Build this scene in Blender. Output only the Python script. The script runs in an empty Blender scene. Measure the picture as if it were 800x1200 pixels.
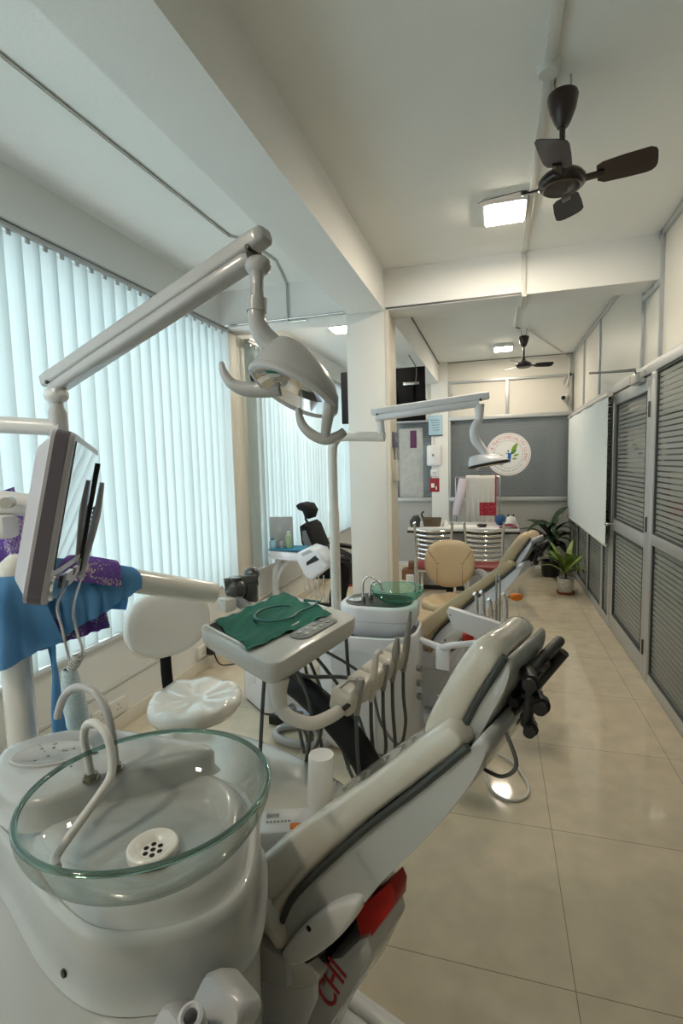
import bpy, bmesh, math, random
from mathutils import Vector, Matrix
random.seed(7)
sc = bpy.context.scene
COL = sc.collection
R_ = math.radians

# ---------------------------------------------------------------- camera
cam_d = bpy.data.cameras.new('camera')
cam = bpy.data.objects.new('camera', cam_d); COL.objects.link(cam)
YAW, PITCH, ROLL = 0.2914251, 0.0929997, -0.0258670
_f = Vector((-math.sin(YAW)*math.cos(PITCH), math.cos(YAW)*math.cos(PITCH), -math.sin(PITCH)))
_r = Vector((math.cos(YAW), math.sin(YAW), 0)); _u = _r.cross(_f)
_r, _u = _r*math.cos(ROLL)+_u*math.sin(ROLL), -_r*math.sin(ROLL)+_u*math.cos(ROLL)
cam.matrix_world = Matrix(((_r.x, _u.x, -_f.x, 0), (_r.y, _u.y, -_f.y, 0), (_r.z, _u.z, -_f.z, 1.5), (0, 0, 0, 1)))
cam_d.sensor_fit = 'VERTICAL'; cam_d.sensor_height = 24.0; cam_d.sensor_width = 16.0
cam_d.lens = 604.4*24/1200; cam_d.clip_start = 0.02; cam_d.clip_end = 100
sc.camera = cam

# ---------------------------------------------------------------- world, exposure
w = bpy.data.worlds.new('daylight'); sc.world = w; w.use_nodes = True
bg = w.node_tree.nodes['Background']
bg.inputs[0].default_value = (0.82, 0.92, 0.96, 1); bg.inputs[1].default_value = 4.1
sc.view_settings.view_transform = 'Standard'
try: sc.view_settings.look = 'None'
except Exception: pass
sc.view_settings.exposure = 0.34; sc.view_settings.gamma = 1.0; sc.view_settings.use_curve_mapping = False
sc.cycles.max_bounces = 10; sc.cycles.diffuse_bounces = 6; sc.cycles.glossy_bounces = 5
sc.cycles.transmission_bounces = 10; sc.cycles.transparent_max_bounces = 16
sc.cycles.caustics_reflective = False; sc.cycles.caustics_refractive = False
sc.cycles.sample_clamp_indirect = 4.0
LAMP_WARM = 100.0

# ---------------------------------------------------------------- materials
def mat(name, col, rough=0.5, metal=0.0, spec=0.5, coat=0.0, coat_rough=0.05, noise=0.0, nscale=8.0, bump=0.0, bscale=60.0,
        trans=0.0, ior=1.45, emit=None, estr=0.0, alpha=1.0, sheen=0.0, brick=None):
    m = bpy.data.materials.new(name); m.use_nodes = True
    nt = m.node_tree; b = nt.nodes['Principled BSDF']
    b.inputs['Base Color'].default_value = (*col, 1)
    b.inputs['Roughness'].default_value = rough; b.inputs['Metallic'].default_value = metal
    b.inputs['Specular IOR Level'].default_value = spec; b.inputs['IOR'].default_value = ior
    b.inputs['Coat Weight'].default_value = coat; b.inputs['Coat Roughness'].default_value = coat_rough
    b.inputs['Transmission Weight'].default_value = trans; b.inputs['Alpha'].default_value = alpha
    if sheen: b.inputs['Sheen Weight'].default_value = sheen
    if emit: b.inputs['Emission Color'].default_value = (*emit, 1); b.inputs['Emission Strength'].default_value = estr
    tc = None
    if noise or bump:
        tc = nt.nodes.new('ShaderNodeTexCoord')
    if noise:
        n = nt.nodes.new('ShaderNodeTexNoise'); n.inputs['Scale'].default_value = nscale; n.inputs['Detail'].default_value = 4
        nt.links.new(tc.outputs['Object'], n.inputs['Vector'])
        mx = nt.nodes.new('ShaderNodeMix'); mx.data_type = 'RGBA'
        mx.inputs[6].default_value = (*[c*(1-noise) for c in col], 1); mx.inputs[7].default_value = (*[min(1, c*(1+noise)) for c in col], 1)
        nt.links.new(n.outputs['Fac'], mx.inputs[0]); nt.links.new(mx.outputs[2], b.inputs['Base Color'])
    if bump:
        n2 = nt.nodes.new('ShaderNodeTexNoise'); n2.inputs['Scale'].default_value = bscale; n2.inputs['Detail'].default_value = 3
        nt.links.new(tc.outputs['Object'], n2.inputs['Vector'])
        bp_ = nt.nodes.new('ShaderNodeBump'); bp_.inputs['Strength'].default_value = bump; bp_.inputs['Distance'].default_value = 0.004
        nt.links.new(n2.outputs['Fac'], bp_.inputs['Height']); nt.links.new(bp_.outputs[0], b.inputs['Normal'])
    return m

def nodes_of(m): return m.node_tree.nodes, m.node_tree.links
M = {}
M['wall'] = mat('wall_paint', (0.80, 0.79, 0.76), 0.6, noise=0.03, nscale=2, bump=0.15, bscale=90)
M['column'] = mat('column_paint', (0.77, 0.765, 0.74), 0.55, noise=0.03, nscale=3, bump=0.1)
M['beige'] = mat('beige_board', (0.72, 0.67, 0.58), 0.5, noise=0.03, nscale=3)
M['ceiling'] = mat('ceiling_paint', (0.84, 0.85, 0.83), 0.75, noise=0.05, nscale=1.5, bump=0.35, bscale=70)
M['beam'] = mat('beam_paint', (0.82, 0.82, 0.81), 0.65, noise=0.04, nscale=1.2, bump=0.2, bscale=80)
M['panel'] = mat('beige_laminate', (0.66, 0.63, 0.57), 0.45, noise=0.03, nscale=2)
M['greypanel'] = mat('grey_laminate', (0.42, 0.41, 0.395), 0.45, noise=0.03, nscale=2)
M['alu'] = mat('brushed_aluminium', (0.52, 0.535, 0.545), 0.42, metal=0.55, noise=0.04, nscale=20)
M['dkalu'] = mat('dark_gasket', (0.06, 0.065, 0.07), 0.5)
M['upvc'] = mat('window_frame_white', (0.78, 0.76, 0.72), 0.4)
M['plastic'] = mat('white_plastic', (0.74, 0.74, 0.74), 0.28, coat=0.3)
M['bluewhite'] = mat('cool_white_plastic', (0.76, 0.77, 0.82), 0.25, coat=0.4)
M['enamel'] = mat('cream_white_enamel', (0.72, 0.70, 0.65), 0.25, coat=0.5)
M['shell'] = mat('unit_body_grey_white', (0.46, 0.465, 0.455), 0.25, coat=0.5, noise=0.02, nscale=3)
M['greyshell'] = mat('lamp_grey_shell', (0.47, 0.47, 0.475), 0.25, coat=0.3)
M['lilac'] = mat('monitor_lilac_shell', (0.52, 0.50, 0.55), 0.35)
M['dklilac'] = mat('monitor_dark_lilac_edge', (0.115, 0.105, 0.13), 0.4)
M['cream'] = mat('cream_leather_under_film', (0.61, 0.58, 0.51), 0.22, coat=1.0, coat_rough=0.05, bump=0.9, bscale=12, noise=0.05, nscale=6)
M['tan'] = mat('tan_leather', (0.56, 0.43, 0.27), 0.42, noise=0.05, nscale=6, bump=0.15, bscale=30)
M['tanseam'] = mat('tan_seam', (0.25, 0.18, 0.11), 0.7)
M['whiteleather'] = mat('white_glossy_vinyl', (0.78, 0.76, 0.71), 0.14, coat=0.9, bump=0.15, bscale=14)
M['black'] = mat('black_plastic', (0.012, 0.012, 0.013), 0.35)
M['matblack'] = mat('matte_black', (0.015, 0.015, 0.016), 0.7, spec=0.2)
M['blackarm'] = mat('black_armrest_foam', (0.014, 0.015, 0.017), 0.55, spec=0.3)
M['grey'] = mat('mid_grey_plastic', (0.22, 0.23, 0.235), 0.4)
M['stripe'] = mat('dark_grey_stripe', (0.05, 0.058, 0.055), 0.5)
M['hose'] = mat('grey_hose', (0.10, 0.11, 0.11), 0.4)
M['palehose'] = mat('pale_hose', (0.62, 0.62, 0.60), 0.35)
M['chrome'] = mat('chrome', (0.82, 0.82, 0.83), 0.08, metal=1.0)
M['steel'] = mat('steel', (0.55, 0.55, 0.53), 0.25, metal=1.0)
M['brasssteel'] = mat('tarnished_nut', (0.23, 0.21, 0.16), 0.3, metal=0.9)
M['handpiece'] = mat('handpiece_grey', (0.30, 0.29, 0.28), 0.3, metal=0.3)
M['creamholder'] = mat('cream_holder_plastic', (0.60, 0.56, 0.50), 0.35, coat=0.2)
M['red'] = mat('red_plastic', (0.42, 0.015, 0.012), 0.35, noise=0.15, nscale=30)
M['redink'] = mat('red_lettering', (0.38, 0.02, 0.025), 0.5)
M['orange'] = mat('orange_translucent', (0.75, 0.20, 0.02), 0.3)
M['brown'] = mat('fan_brown', (0.016, 0.006, 0.006), 0.32, coat=0.4)
M['fansteel'] = mat('fan_trim', (0.16, 0.13, 0.12), 0.3, metal=0.7)
M['conduit'] = mat('pvc_conduit', (0.66, 0.66, 0.63), 0.5)
M['darkwire'] = mat('dark_wire', (0.10, 0.10, 0.10), 0.5)
M['paper'] = mat('paper', (0.78, 0.77, 0.74), 0.7)
M['bluepaper'] = mat('pale_blue_poster', (0.42, 0.60, 0.70), 0.6, noise=0.15, nscale=25)
M['purple'] = mat('purple_box', (0.10, 0.02, 0.08), 0.5)
M['phone'] = mat('grey_blue_plastic', (0.13, 0.14, 0.2), 0.4)
M['soil'] = mat('soil', (0.05, 0.03, 0.02), 0.9)
M['terracotta'] = mat('terracotta', (0.22, 0.06, 0.03), 0.7)
M['pot'] = mat('white_pot_with_marks', (0.55, 0.54, 0.50), 0.45, noise=0.5, nscale=22)
M['cardboard'] = mat('brown_cardboard', (0.22, 0.09, 0.045), 0.7)
M['tv'] = mat('tv_back_black', (0.006, 0.006, 0.007), 0.5, spec=0.2)
M['tealcloth'] = mat('blue_tray_mat', (0.02, 0.20, 0.34), 0.6)
M['rubber'] = mat('grey_rubber', (0.11, 0.115, 0.12), 0.6)
M['film'] = mat('clear_film_fabric', (0.60, 0.62, 0.62), 0.12, coat=1.0, bump=1.0, bscale=18)

# floor: large polished vitrified tiles with thin joints
def floor_mat():
    m = mat('polished_tile', (0.6, 0.55, 0.46), 0.10, spec=0.5); n, l = nodes_of(m); b = n['Principled BSDF']
    tc = n.new('ShaderNodeTexCoord'); mp = n.new('ShaderNodeMapping'); mp.vector_type = 'POINT'
    mp.inputs['Location'].default_value = (-0.22/0.605, -1.446/0.671, 0); mp.inputs['Scale'].default_value = (1/0.605, 1/0.671, 1)
    l.new(tc.outputs['Object'], mp.inputs['Vector'])
    br = n.new('ShaderNodeTexBrick'); br.offset = 0; br.squash = 1
    br.inputs['Scale'].default_value = 1; br.inputs['Mortar Size'].default_value = 0.0022; br.inputs['Mortar Smooth'].default_value = 0.1
    br.inputs['Brick Width'].default_value = 1; br.inputs['Row Height'].default_value = 1; br.inputs['Bias'].default_value = 0
    br.inputs['Color1'].default_value = (0.64, 0.56, 0.435, 1); br.inputs['Color2'].default_value = (0.67, 0.59, 0.46, 1); br.inputs['Mortar'].default_value = (0.27, 0.22, 0.165, 1)
    l.new(mp.outputs[0], br.inputs['Vector'])
    ns = n.new('ShaderNodeTexNoise'); ns.inputs['Scale'].default_value = 9; ns.inputs['Detail'].default_value = 6; l.new(tc.outputs['Object'], ns.inputs['Vector'])
    rp = n.new('ShaderNodeValToRGB'); rp.color_ramp.elements[0].position = 0.3; rp.color_ramp.elements[0].color = (0.86, 0.86, 0.85, 1); rp.color_ramp.elements[1].position = 0.75; rp.color_ramp.elements[1].color = (1.05, 1.04, 1.02, 1)
    l.new(ns.outputs['Fac'], rp.inputs[0])
    mx = n.new('ShaderNodeMix'); mx.data_type = 'RGBA'; mx.blend_type = 'MULTIPLY'; mx.inputs[0].default_value = 1
    l.new(br.outputs['Color'], mx.inputs[6]); l.new(rp.outputs[0], mx.inputs[7]); l.new(mx.outputs[2], b.inputs['Base Color'])
    n3 = n.new('ShaderNodeTexNoise'); n3.inputs['Scale'].default_value = 3; l.new(tc.outputs['Object'], n3.inputs['Vector'])
    mr = n.new('ShaderNodeMapRange'); mr.inputs[3].default_value = 0.03; mr.inputs[4].default_value = 0.10; l.new(n3.outputs['Fac'], mr.inputs[0]); l.new(mr.outputs[0], b.inputs['Roughness'])
    return m
M['floor'] = floor_mat()

# blind fabric: daylight passes through it
def vane_mat():
    m = bpy.data.materials.new('blind_fabric'); m.use_nodes = True; n, l = nodes_of(m); n.clear()
    o = n.new('ShaderNodeOutputMaterial'); d = n.new('ShaderNodeBsdfDiffuse'); t = n.new('ShaderNodeBsdfTranslucent'); a = n.new('ShaderNodeMixShader')
    tc = n.new('ShaderNodeTexCoord'); mp = n.new('ShaderNodeMapping'); mp.inputs['Scale'].default_value = (60, 60, 2); l.new(tc.outputs['Object'], mp.inputs['Vector'])
    ns = n.new('ShaderNodeTexNoise'); ns.inputs['Scale'].default_value = 1; ns.inputs['Detail'].default_value = 3; l.new(mp.outputs[0], ns.inputs['Vector'])
    for s, c0, c1 in ((t, (0.42, 0.48, 0.485, 1), (0.53, 0.59, 0.59, 1)), (d, (0.55, 0.63, 0.63, 1), (0.66, 0.73, 0.72, 1))):
        mx = n.new('ShaderNodeMix'); mx.data_type = 'RGBA'; mx.inputs[6].default_value = c0; mx.inputs[7].default_value = c1
        l.new(ns.outputs['Fac'], mx.inputs[0]); l.new(mx.outputs[2], s.inputs['Color'])
    a.inputs[0].default_value = 0.5; l.new(d.outputs[0], a.inputs[1]); l.new(t.outputs[0], a.inputs[2]); l.new(a.outputs[0], o.inputs[0])
    return m
M['vane'] = vane_mat()
def frost_mat():
    m = bpy.data.materials.new('frosted_window'); m.use_nodes = True; n, l = nodes_of(m); n.clear()
    o = n.new('ShaderNodeOutputMaterial'); t = n.new('ShaderNodeBsdfTranslucent'); t.inputs[0].default_value = (0.72, 0.72, 0.72, 1); l.new(t.outputs[0], o.inputs[0]); return m
M['frost'] = frost_mat()

def thin_glass(name, tint=(0.95, 0.97, 0.97), rough=0.02, refl=1.0, stripes=None, frost=(0.5, 0.52, 0.52)):
    """pane seen through, with a fresnel reflection; optional horizontal frosted stripes (period, duty, z-dependence)"""
    m = bpy.data.materials.new(name); m.use_nodes = True; n, l = nodes_of(m); n.clear()
    o = n.new('ShaderNodeOutputMaterial'); tr = n.new('ShaderNodeBsdfTransparent'); tr.inputs[0].default_value = (*tint, 1)
    g = n.new('ShaderNodeBsdfGlossy'); g.inputs['Roughness'].default_value = rough
    lw_ = n.new('ShaderNodeLayerWeight'); lw_.inputs[0].default_value = 0.5
    pw = n.new('ShaderNodeMath'); pw.operation = 'POWER'; pw.inputs[1].default_value = 4.0; l.new(lw_.outputs['Facing'], pw.inputs[0])
    fr = n.new('ShaderNodeMath'); fr.operation = 'MULTIPLY_ADD'; fr.inputs[1].default_value = 0.75*refl; fr.inputs[2].default_value = 0.045*refl; l.new(pw.outputs[0], fr.inputs[0])
    mx = n.new('ShaderNodeMixShader'); l.new(fr.outputs[0], mx.inputs[0]); l.new(tr.outputs[0], mx.inputs[1]); l.new(g.outputs[0], mx.inputs[2])
    out = mx.outputs[0]
    if stripes:
        period, d0, d1, z0, z1 = stripes
        tc = n.new('ShaderNodeTexCoord'); sp = n.new('ShaderNodeSeparateXYZ'); l.new(tc.outputs['Object'], sp.inputs[0])
        dv = n.new('ShaderNodeMath'); dv.operation = 'DIVIDE'; dv.inputs[1].default_value = period; l.new(sp.outputs[2], dv.inputs[0])
        frc = n.new('ShaderNodeMath'); frc.operation = 'FRACT'; l.new(dv.outputs[0], frc.inputs[0])
        mr = n.new('ShaderNodeMapRange'); mr.inputs[1].default_value = z0; mr.inputs[2].default_value = z1; mr.inputs[3].default_value = d0; mr.inputs[4].default_value = d1
        l.new(sp.outputs[2], mr.inputs[0])
        lt = n.new('ShaderNodeMath'); lt.operation = 'LESS_THAN'; l.new(frc.outputs[0], lt.inputs[0]); l.new(mr.outputs[0], lt.inputs[1])
        df = n.new('ShaderNodeBsdfDiffuse'); df.inputs[0].default_value = (*frost, 1)
        tl = n.new('ShaderNodeBsdfTranslucent'); tl.inputs[0].default_value = (*frost, 1)
        fm = n.new('ShaderNodeMixShader'); fm.inputs[0].default_value = 0.3; l.new(df.outputs[0], fm.inputs[1]); l.new(tl.outputs[0], fm.inputs[2])
        fg = n.new('ShaderNodeMixShader'); fg.inputs[0].default_value = 0.06; l.new(fm.outputs[0], fg.inputs[1]); l.new(g.outputs[0], fg.inputs[2])
        m2 = n.new('ShaderNodeMixShader'); l.new(lt.outputs[0], m2.inputs[0]); l.new(out, m2.inputs[1]); l.new(fg.outputs[0], m2.inputs[2]); out = m2.outputs[0]
    l.new(out, o.inputs[0]); return m
M['window_glass'] = thin_glass('window_glass')
M['stripeglass'] = thin_glass('striped_frosted_glass', (0.80, 0.85, 0.84), 0.03, stripes=(0.034, 0.66, 0.74, -1.0, 1.0), frost=(0.36, 0.38, 0.37))
M['farglass'] = thin_glass('tinted_striped_glass', (0.80, 0.84, 0.86), 0.05, stripes=(0.024, 0.62, 0.66, -1.0, 1.0), frost=(0.27, 0.295, 0.32))
def real_glass(name, col, rough=0.0, ior=1.5):
    m = mat(name, col, rough, trans=1.0, ior=ior, spec=0.5); return m
def tinted(name, col, edge):
    m = thin_glass(name, col, 0.01, refl=0.8); n, l = nodes_of(m)
    tr = [x for x in n if x.type == 'BSDF_TRANSPARENT'][0]; lw = n.new('ShaderNodeLayerWeight'); lw.inputs[0].default_value = 0.35
    mx = n.new('ShaderNodeMix'); mx.data_type = 'RGBA'; mx.inputs[6].default_value = (*col, 1); mx.inputs[7].default_value = (*edge, 1)
    l.new(lw.outputs['Facing'], mx.inputs[0]); l.new(mx.outputs[2], tr.inputs[0]); return m
M['bowlwall'] = tinted('bowl_wall_glass', (0.965, 0.975, 0.97), (0.60, 0.66, 0.63))
M['greenwall'] = tinted('green_bowl_wall_glass', (0.60, 0.90, 0.79), (0.22, 0.58, 0.46))
M['bowlglass'] = real_glass('clear_bowl_glass', (0.22, 0.34, 0.28))
M['greenglass'] = real_glass('green_bowl_glass', (0.45, 0.86, 0.76))
M['clear'] = thin_glass('clear_plastic', (0.85, 0.87, 0.87), 0.1)

# ---------------------------------------------------------------- mesh helpers
def BM(): return bmesh.new()
def box(bm, c, s, rz=0.0, mtx=None, bevel=0.0, seg=2):
    t = bmesh.new(); bmesh.ops.create_cube(t, size=1.0)
    bmesh.ops.scale(t, vec=s, verts=t.verts)
    if bevel: bmesh.ops.bevel(t, geom=t.edges[:], offset=min(bevel, min(s)*0.49), segments=seg, profile=0.5, affect='EDGES')
    X = (mtx if mtx is not None else Matrix.Translation(c) @ Matrix.Rotation(rz, 4, 'Z'))
    bmesh.ops.transform(t, matrix=X, verts=t.verts); merge(bm, t)
def bx(bm, x0, x1, y0, y1, z0, z1, bevel=0.0):
    box(bm, ((x0+x1)/2, (y0+y1)/2, (z0+z1)/2), (abs(x1-x0), abs(y1-y0), abs(z1-z0)), bevel=bevel)
def merge(bm, t):
    mp = {}
    for v in t.verts: mp[v] = bm.verts.new(v.co)
    for f in t.faces:
        try: bm.faces.new([mp[v] for v in f.verts])
        except ValueError: pass
    t.free()
def spline(pts, n=8, closed=False):
    P = [Vector(p) for p in pts]; out = []; N = len(P)
    rng = range(N if closed else N-1)
    for i in rng:
        p0 = P[(i-1) % N] if (closed or i > 0) else P[0]; p1 = P[i]; p2 = P[(i+1) % N]
        p3 = P[(i+2) % N] if (closed or i+2 < N) else P[-1]
        for k in range(n):
            t = k/n; t2 = t*t; t3 = t2*t
            out.append(0.5*((2*p1)+(-p0+p2)*t+(2*p0-5*p1+4*p2-p3)*t2+(-p0+3*p1-3*p2+p3)*t3))
    if not closed: out.append(P[-1].copy())
    return out
def tube(bm, pts, r, seg=12, smooth=0, caps=True, sx=1.0, up=None):
    """r: number or list per control point; sx widens the section sideways"""
    P = [Vector(p) for p in pts]
    rr = list(r) if isinstance(r, (list, tuple)) else [r]*len(P)
    if smooth:
        Q = spline([(p.x, p.y, p.z) for p in P], smooth); n = len(P)-1
        R2 = []
        for i in range(len(Q)):
            t = i/smooth; a = min(int(t), n-1) if n > 0 else 0; R2.append(rr[a]+(rr[min(a+1, n)]-rr[a])*(t-a))
        P, rr = Q, R2
    rings = []; nrm = None
    for i, p in enumerate(P):
        d = (P[min(i+1, len(P)-1)]-P[max(i-1, 0)])
        if d.length < 1e-9: d = Vector((0, 0, 1))
        d.normalize()
        if nrm is None:
            a = Vector(up) if up is not None else (Vector((0, 0, 1)) if abs(d.z) < 0.9 else Vector((1, 0, 0)))
            nrm = (a - d*a.dot(d)).normalized()
        else:
            nrm = (nrm - d*nrm.dot(d))
            nrm = nrm.normalized() if nrm.length > 1e-6 else Vector((1, 0, 0))
        b = d.cross(nrm)
        rings.append([bm.verts.new(p + nrm*math.cos(2*math.pi*k/seg)*rr[i] + b*math.sin(2*math.pi*k/seg)*rr[i]*sx) for k in range(seg)])
    for a, b in zip(rings, rings[1:]):
        for k in range(seg): bm.faces.new((a[k], a[(k+1) % seg], b[(k+1) % seg], b[k]))
    if caps:
        bm.faces.new(rings[0][::-1]); bm.faces.new(rings[-1])
def lathe(bm, prof, c=(0, 0, 0), seg=32, mtx=None, closed=False):
    rings = []
    for r, z in prof:
        if r < 1e-5: rings.append([bm.verts.new((0, 0, z))])
        else: rings.append([bm.verts.new((r*math.cos(2*math.pi*k/seg), r*math.sin(2*math.pi*k/seg), z)) for k in range(seg)])
    pr = list(zip(rings, rings[1:])) + ([(rings[-1], rings[0])] if closed else [])
    for a, b in pr:
        for k in range(seg):
            q = (k+1) % seg
            if len(a) == 1 and len(b) == 1: continue
            if len(a) == 1: bm.faces.new((a[0], b[q], b[k]))
            elif len(b) == 1: bm.faces.new((a[k], a[q], b[0]))
            else: bm.faces.new((a[k], a[q], b[q], b[k]))
    if not closed:
        if len(rings[0]) > 1: bm.faces.new(rings[0][::-1])
        if len(rings[-1]) > 1: bm.faces.new(rings[-1])
    X = mtx if mtx is not None else Matrix.Translation(c)
    vs = [v for rg in rings for v in rg]
    bmesh.ops.transform(bm, matrix=X, verts=vs)
def loft(bm, rings, caps=True):
    R = [[bm.verts.new(p) for p in r] for r in rings]; n = len(R[0])
    for a, b in zip(R, R[1:]):
        for k in range(n): bm.faces.new((a[k], a[(k+1) % n], b[(k+1) % n], b[k]))
    if caps: bm.faces.new(R[0][::-1]); bm.faces.new(R[-1])
def prism(bm, pts, vec, bevel=0.0, seg=2):
    """closed 3D outline extruded along vec"""
    t = bmesh.new(); vec = Vector(vec)
    a = [t.verts.new(p) for p in pts]; b = [t.verts.new(Vector(p)+vec) for p in pts]
    t.faces.new(a[::-1]); t.faces.new(b); n = len(a)
    for k in range(n): t.faces.new((a[k], a[(k+1) % n], b[(k+1) % n], b[k]))
    bmesh.ops.recalc_face_normals(t, faces=t.faces)
    if bevel:
        ed = [e for e in t.edges if abs((e.verts[0].co-e.verts[1].co).normalized().dot(vec.normalized())) < 0.99]
        bmesh.ops.bevel(t, geom=ed, offset=bevel, segments=seg, profile=0.5, affect='EDGES')
    merge(bm, t)
def look(p, d, up=(0, 0, 1)):
    """matrix with z along d at p"""
    z = Vector(d).normalized(); u = Vector(up)
    if abs(z.dot(u)) > 0.98: u = Vector((1, 0, 0))
    x = u.cross(z).normalized(); y = z.cross(x)
    return Matrix(((x.x, y.x, z.x, p[0]), (x.y, y.y, z.y, p[1]), (x.z, y.z, z.z, p[2]), (0, 0, 0, 1)))
def cyl(bm, p0, p1, r0, r1=None, seg=20):
    tube(bm, [p0, p1], [r0, r0 if r1 is None else r1], seg)
def ellipsoid(bm, c, s, mtx=None, u=20, v=14):
    t = bmesh.new(); bmesh.ops.create_uvsphere(t, u_segments=u, v_segments=v, radius=1.0)
    bmesh.ops.scale(t, vec=s, verts=t.verts)
    bmesh.ops.transform(t, matrix=(mtx if mtx is not None else Matrix.Translation(c)), verts=t.verts); merge(bm, t)
def rrect(hx, hy, r, n=6):
    out = []
    for cx, cy, a0 in ((hx-r, hy-r, 0), (-hx+r, hy-r, 90), (-hx+r, -hy+r, 180), (hx-r, -hy+r, 270)):
        for k in range(n+1):
            a = R_(a0+90*k/n); out.append((cx+r*math.cos(a), cy+r*math.sin(a)))
    return out
def grid(bm, fn, nu, nv):
    g = [[bm.verts.new(fn(i/nu, j/nv)) for j in range(nv+1)] for i in range(nu+1)]
    for i in range(nu):
        for j in range(nv): bm.faces.new((g[i][j], g[i+1][j], g[i+1][j+1], g[i][j+1]))
def solid(bm, th):
    """give an open sheet a thickness"""
    bm.normal_update(); fs = bm.faces[:]
    vs = bm.verts[:]; off = {v: bm.verts.new(v.co - v.normal*th) for v in vs}
    bd = [e for e in bm.edges if len(e.link_faces) == 1]
    for f in fs: bm.faces.new([off[v] for v in f.verts][::-1])
    for e in bd:
        a, b = e.verts
        try: bm.faces.new((a, b, off[b], off[a]))
        except ValueError: pass
    bmesh.ops.recalc_face_normals(bm, faces=bm.faces)
def textbm(bm, s, size, mtx, depth=0.001, align='CENTER'):
    cu = bpy.data.curves.new('t', 'FONT'); cu.body = s; cu.size = size; cu.extrude = depth; cu.align_x = align; cu.align_y = 'CENTER'; cu.resolution_u = 3
    ob = bpy.data.objects.new('t', cu); COL.objects.link(ob)
    dg = bpy.context.evaluated_depsgraph_get(); me = bpy.data.meshes.new_from_object(ob.evaluated_get(dg))
    me.transform(mtx); t = bmesh.new(); t.from_mesh(me); merge(bm, t)
    bpy.data.objects.remove(ob); bpy.data.curves.remove(cu); bpy.data.meshes.remove(me)

WM = {}
def wm(o): return WM.get(o.name, Matrix.Identity(4))
def obj(name, bm, m, parent=None, base=None, angle=40, local=False, label=None, sub=0):
    """link one mesh object; coordinates are world unless local (then in the parent's frame)"""
    bmesh.ops.recalc_face_normals(bm, faces=bm.faces)
    me = bpy.data.meshes.new(name)
    if parent is not None:
        if local:                        # coordinates are in the frame of the thing's root
            rt = parent
            while rt.parent is not None: rt = rt.parent
            bmesh.ops.transform(bm, matrix=wm(rt), verts=bm.verts)
        bmesh.ops.transform(bm, matrix=wm(parent).inverted(), verts=bm.verts)
        xs = [v.co for v in bm.verts]
        c = Vector(((min(v.x for v in xs)+max(v.x for v in xs))/2, (min(v.y for v in xs)+max(v.y for v in xs))/2, (min(v.z for v in xs)+max(v.z for v in xs))/2))
    else:
        xs = [v.co for v in bm.verts]
        c = Vector(base) if base is not None else Vector(((min(v.x for v in xs)+max(v.x for v in xs))/2, (min(v.y for v in xs)+max(v.y for v in xs))/2, min(v.z for v in xs)))
    if name == 'floor': c = Vector((0, 0, 0))
    bmesh.ops.translate(bm, vec=-c, verts=bm.verts)
    bm.to_mesh(me); bm.free()
    me.materials.append(m)
    me.shade_smooth(); me.set_sharp_from_angle(angle=R_(angle))
    o = bpy.data.objects.new(name, me); COL.objects.link(o); o.location = c
    if parent is not None: o.parent = parent; WM[o.name] = wm(parent) @ Matrix.Translation(c)
    else: WM[o.name] = Matrix.Translation(c)
    if label: o['label'] = label
    if sub:
        s = o.modifiers.new('subdivision', 'SUBSURF'); s.levels = sub; s.render_levels = sub
    return o
def tag(o, label, cat, group=None, kind=None):
    o['label'] = label; o['category'] = cat
    if group: o['group'] = group
    if kind: o['kind'] = kind
    return o
def thing(name, label, cat, loc=(0, 0, 0), rz=0.0, group=None):
    o = bpy.data.objects.new(name, None); COL.objects.link(o); o.empty_display_size = 0.1
    o.location = loc; o.rotation_euler = (0, 0, rz); WM[o.name] = Matrix.Translation(loc) @ Matrix.Rotation(rz, 4, 'Z')
    return tag(o, label, cat, group)
def struct(name, bm, m, parent=None, **k):
    o = obj(name, bm, m, parent, **k)
    if parent is None: o['kind'] = 'structure'
    return o
def dup(root, loc, rz=None, label=None, group=None):
    def cp(o, par):
        c = o.copy(); COL.objects.link(c)
        if par: c.parent = par
        for ch in [x for x in bpy.data.objects if x.parent == o and x is not c]: cp(ch, c)
        return c
    c = cp(root, None); c.location = loc
    if rz is not None: c.rotation_euler = (0, 0, rz)
    if label: c['label'] = label
    if group: c['group'] = group
    return c
# ================================================================ THE ROOM
XL, XR, YB, YF, ZC = -2.08, 0.97, -1.6, 7.45, 2.86
BZ = 2.585                      # underside of the beams
b = BM(); bx(b, XL-0.2, 2.6, YB-0.1, 9.6, -0.1, 0); struct('floor', b, M['floor'])
b = BM(); bx(b, XL-0.2, 2.6, YB-0.1, 9.6, ZC, ZC+0.12); struct('ceiling', b, M['ceiling'])
b = BM(); bx(b, XL, 2.6, YB-0.12, YB, 0, ZC); struct('wall_back', b, M['wall'])
# left wall: parapet, header, piers between the windows
b = BM()
bx(b, XL-0.16, XL, YB, YF+2, 0, 0.55); bx(b, XL-0.16, XL, YB, YF+2, BZ-0.01, ZC)
bx(b, XL-0.16, XL, 3.74, 4.2, 0.55, BZ); bx(b, XL-0.16, XL, 7.22, YF+2, 0.55, BZ); bx(b, XL-0.16, XL, YB, -1.3, 0.55, BZ)
wl = struct('wall_left', b, M['wall'])
b = BM(); bx(b, XL-0.02, XL+0.035, -1.3, 3.74, 0.55, 0.575, 0.004); bx(b, XL-0.02, XL+0.035, 4.2, 7.22, 0.55, 0.575, 0.004)
struct('trim_1', b, M['plastic'])                                              # sills
b = BM(); bx(b, XL, XL+0.012, YB, YF, 0.268, 0.292, 0.003); struct('trim_2', b, M['conduit'])   # raceway
b = BM(); bx(b, XL, XL+0.004, YB, YF, 0.262, 0.268); struct('trim_3', b, M['darkwire'])
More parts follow.
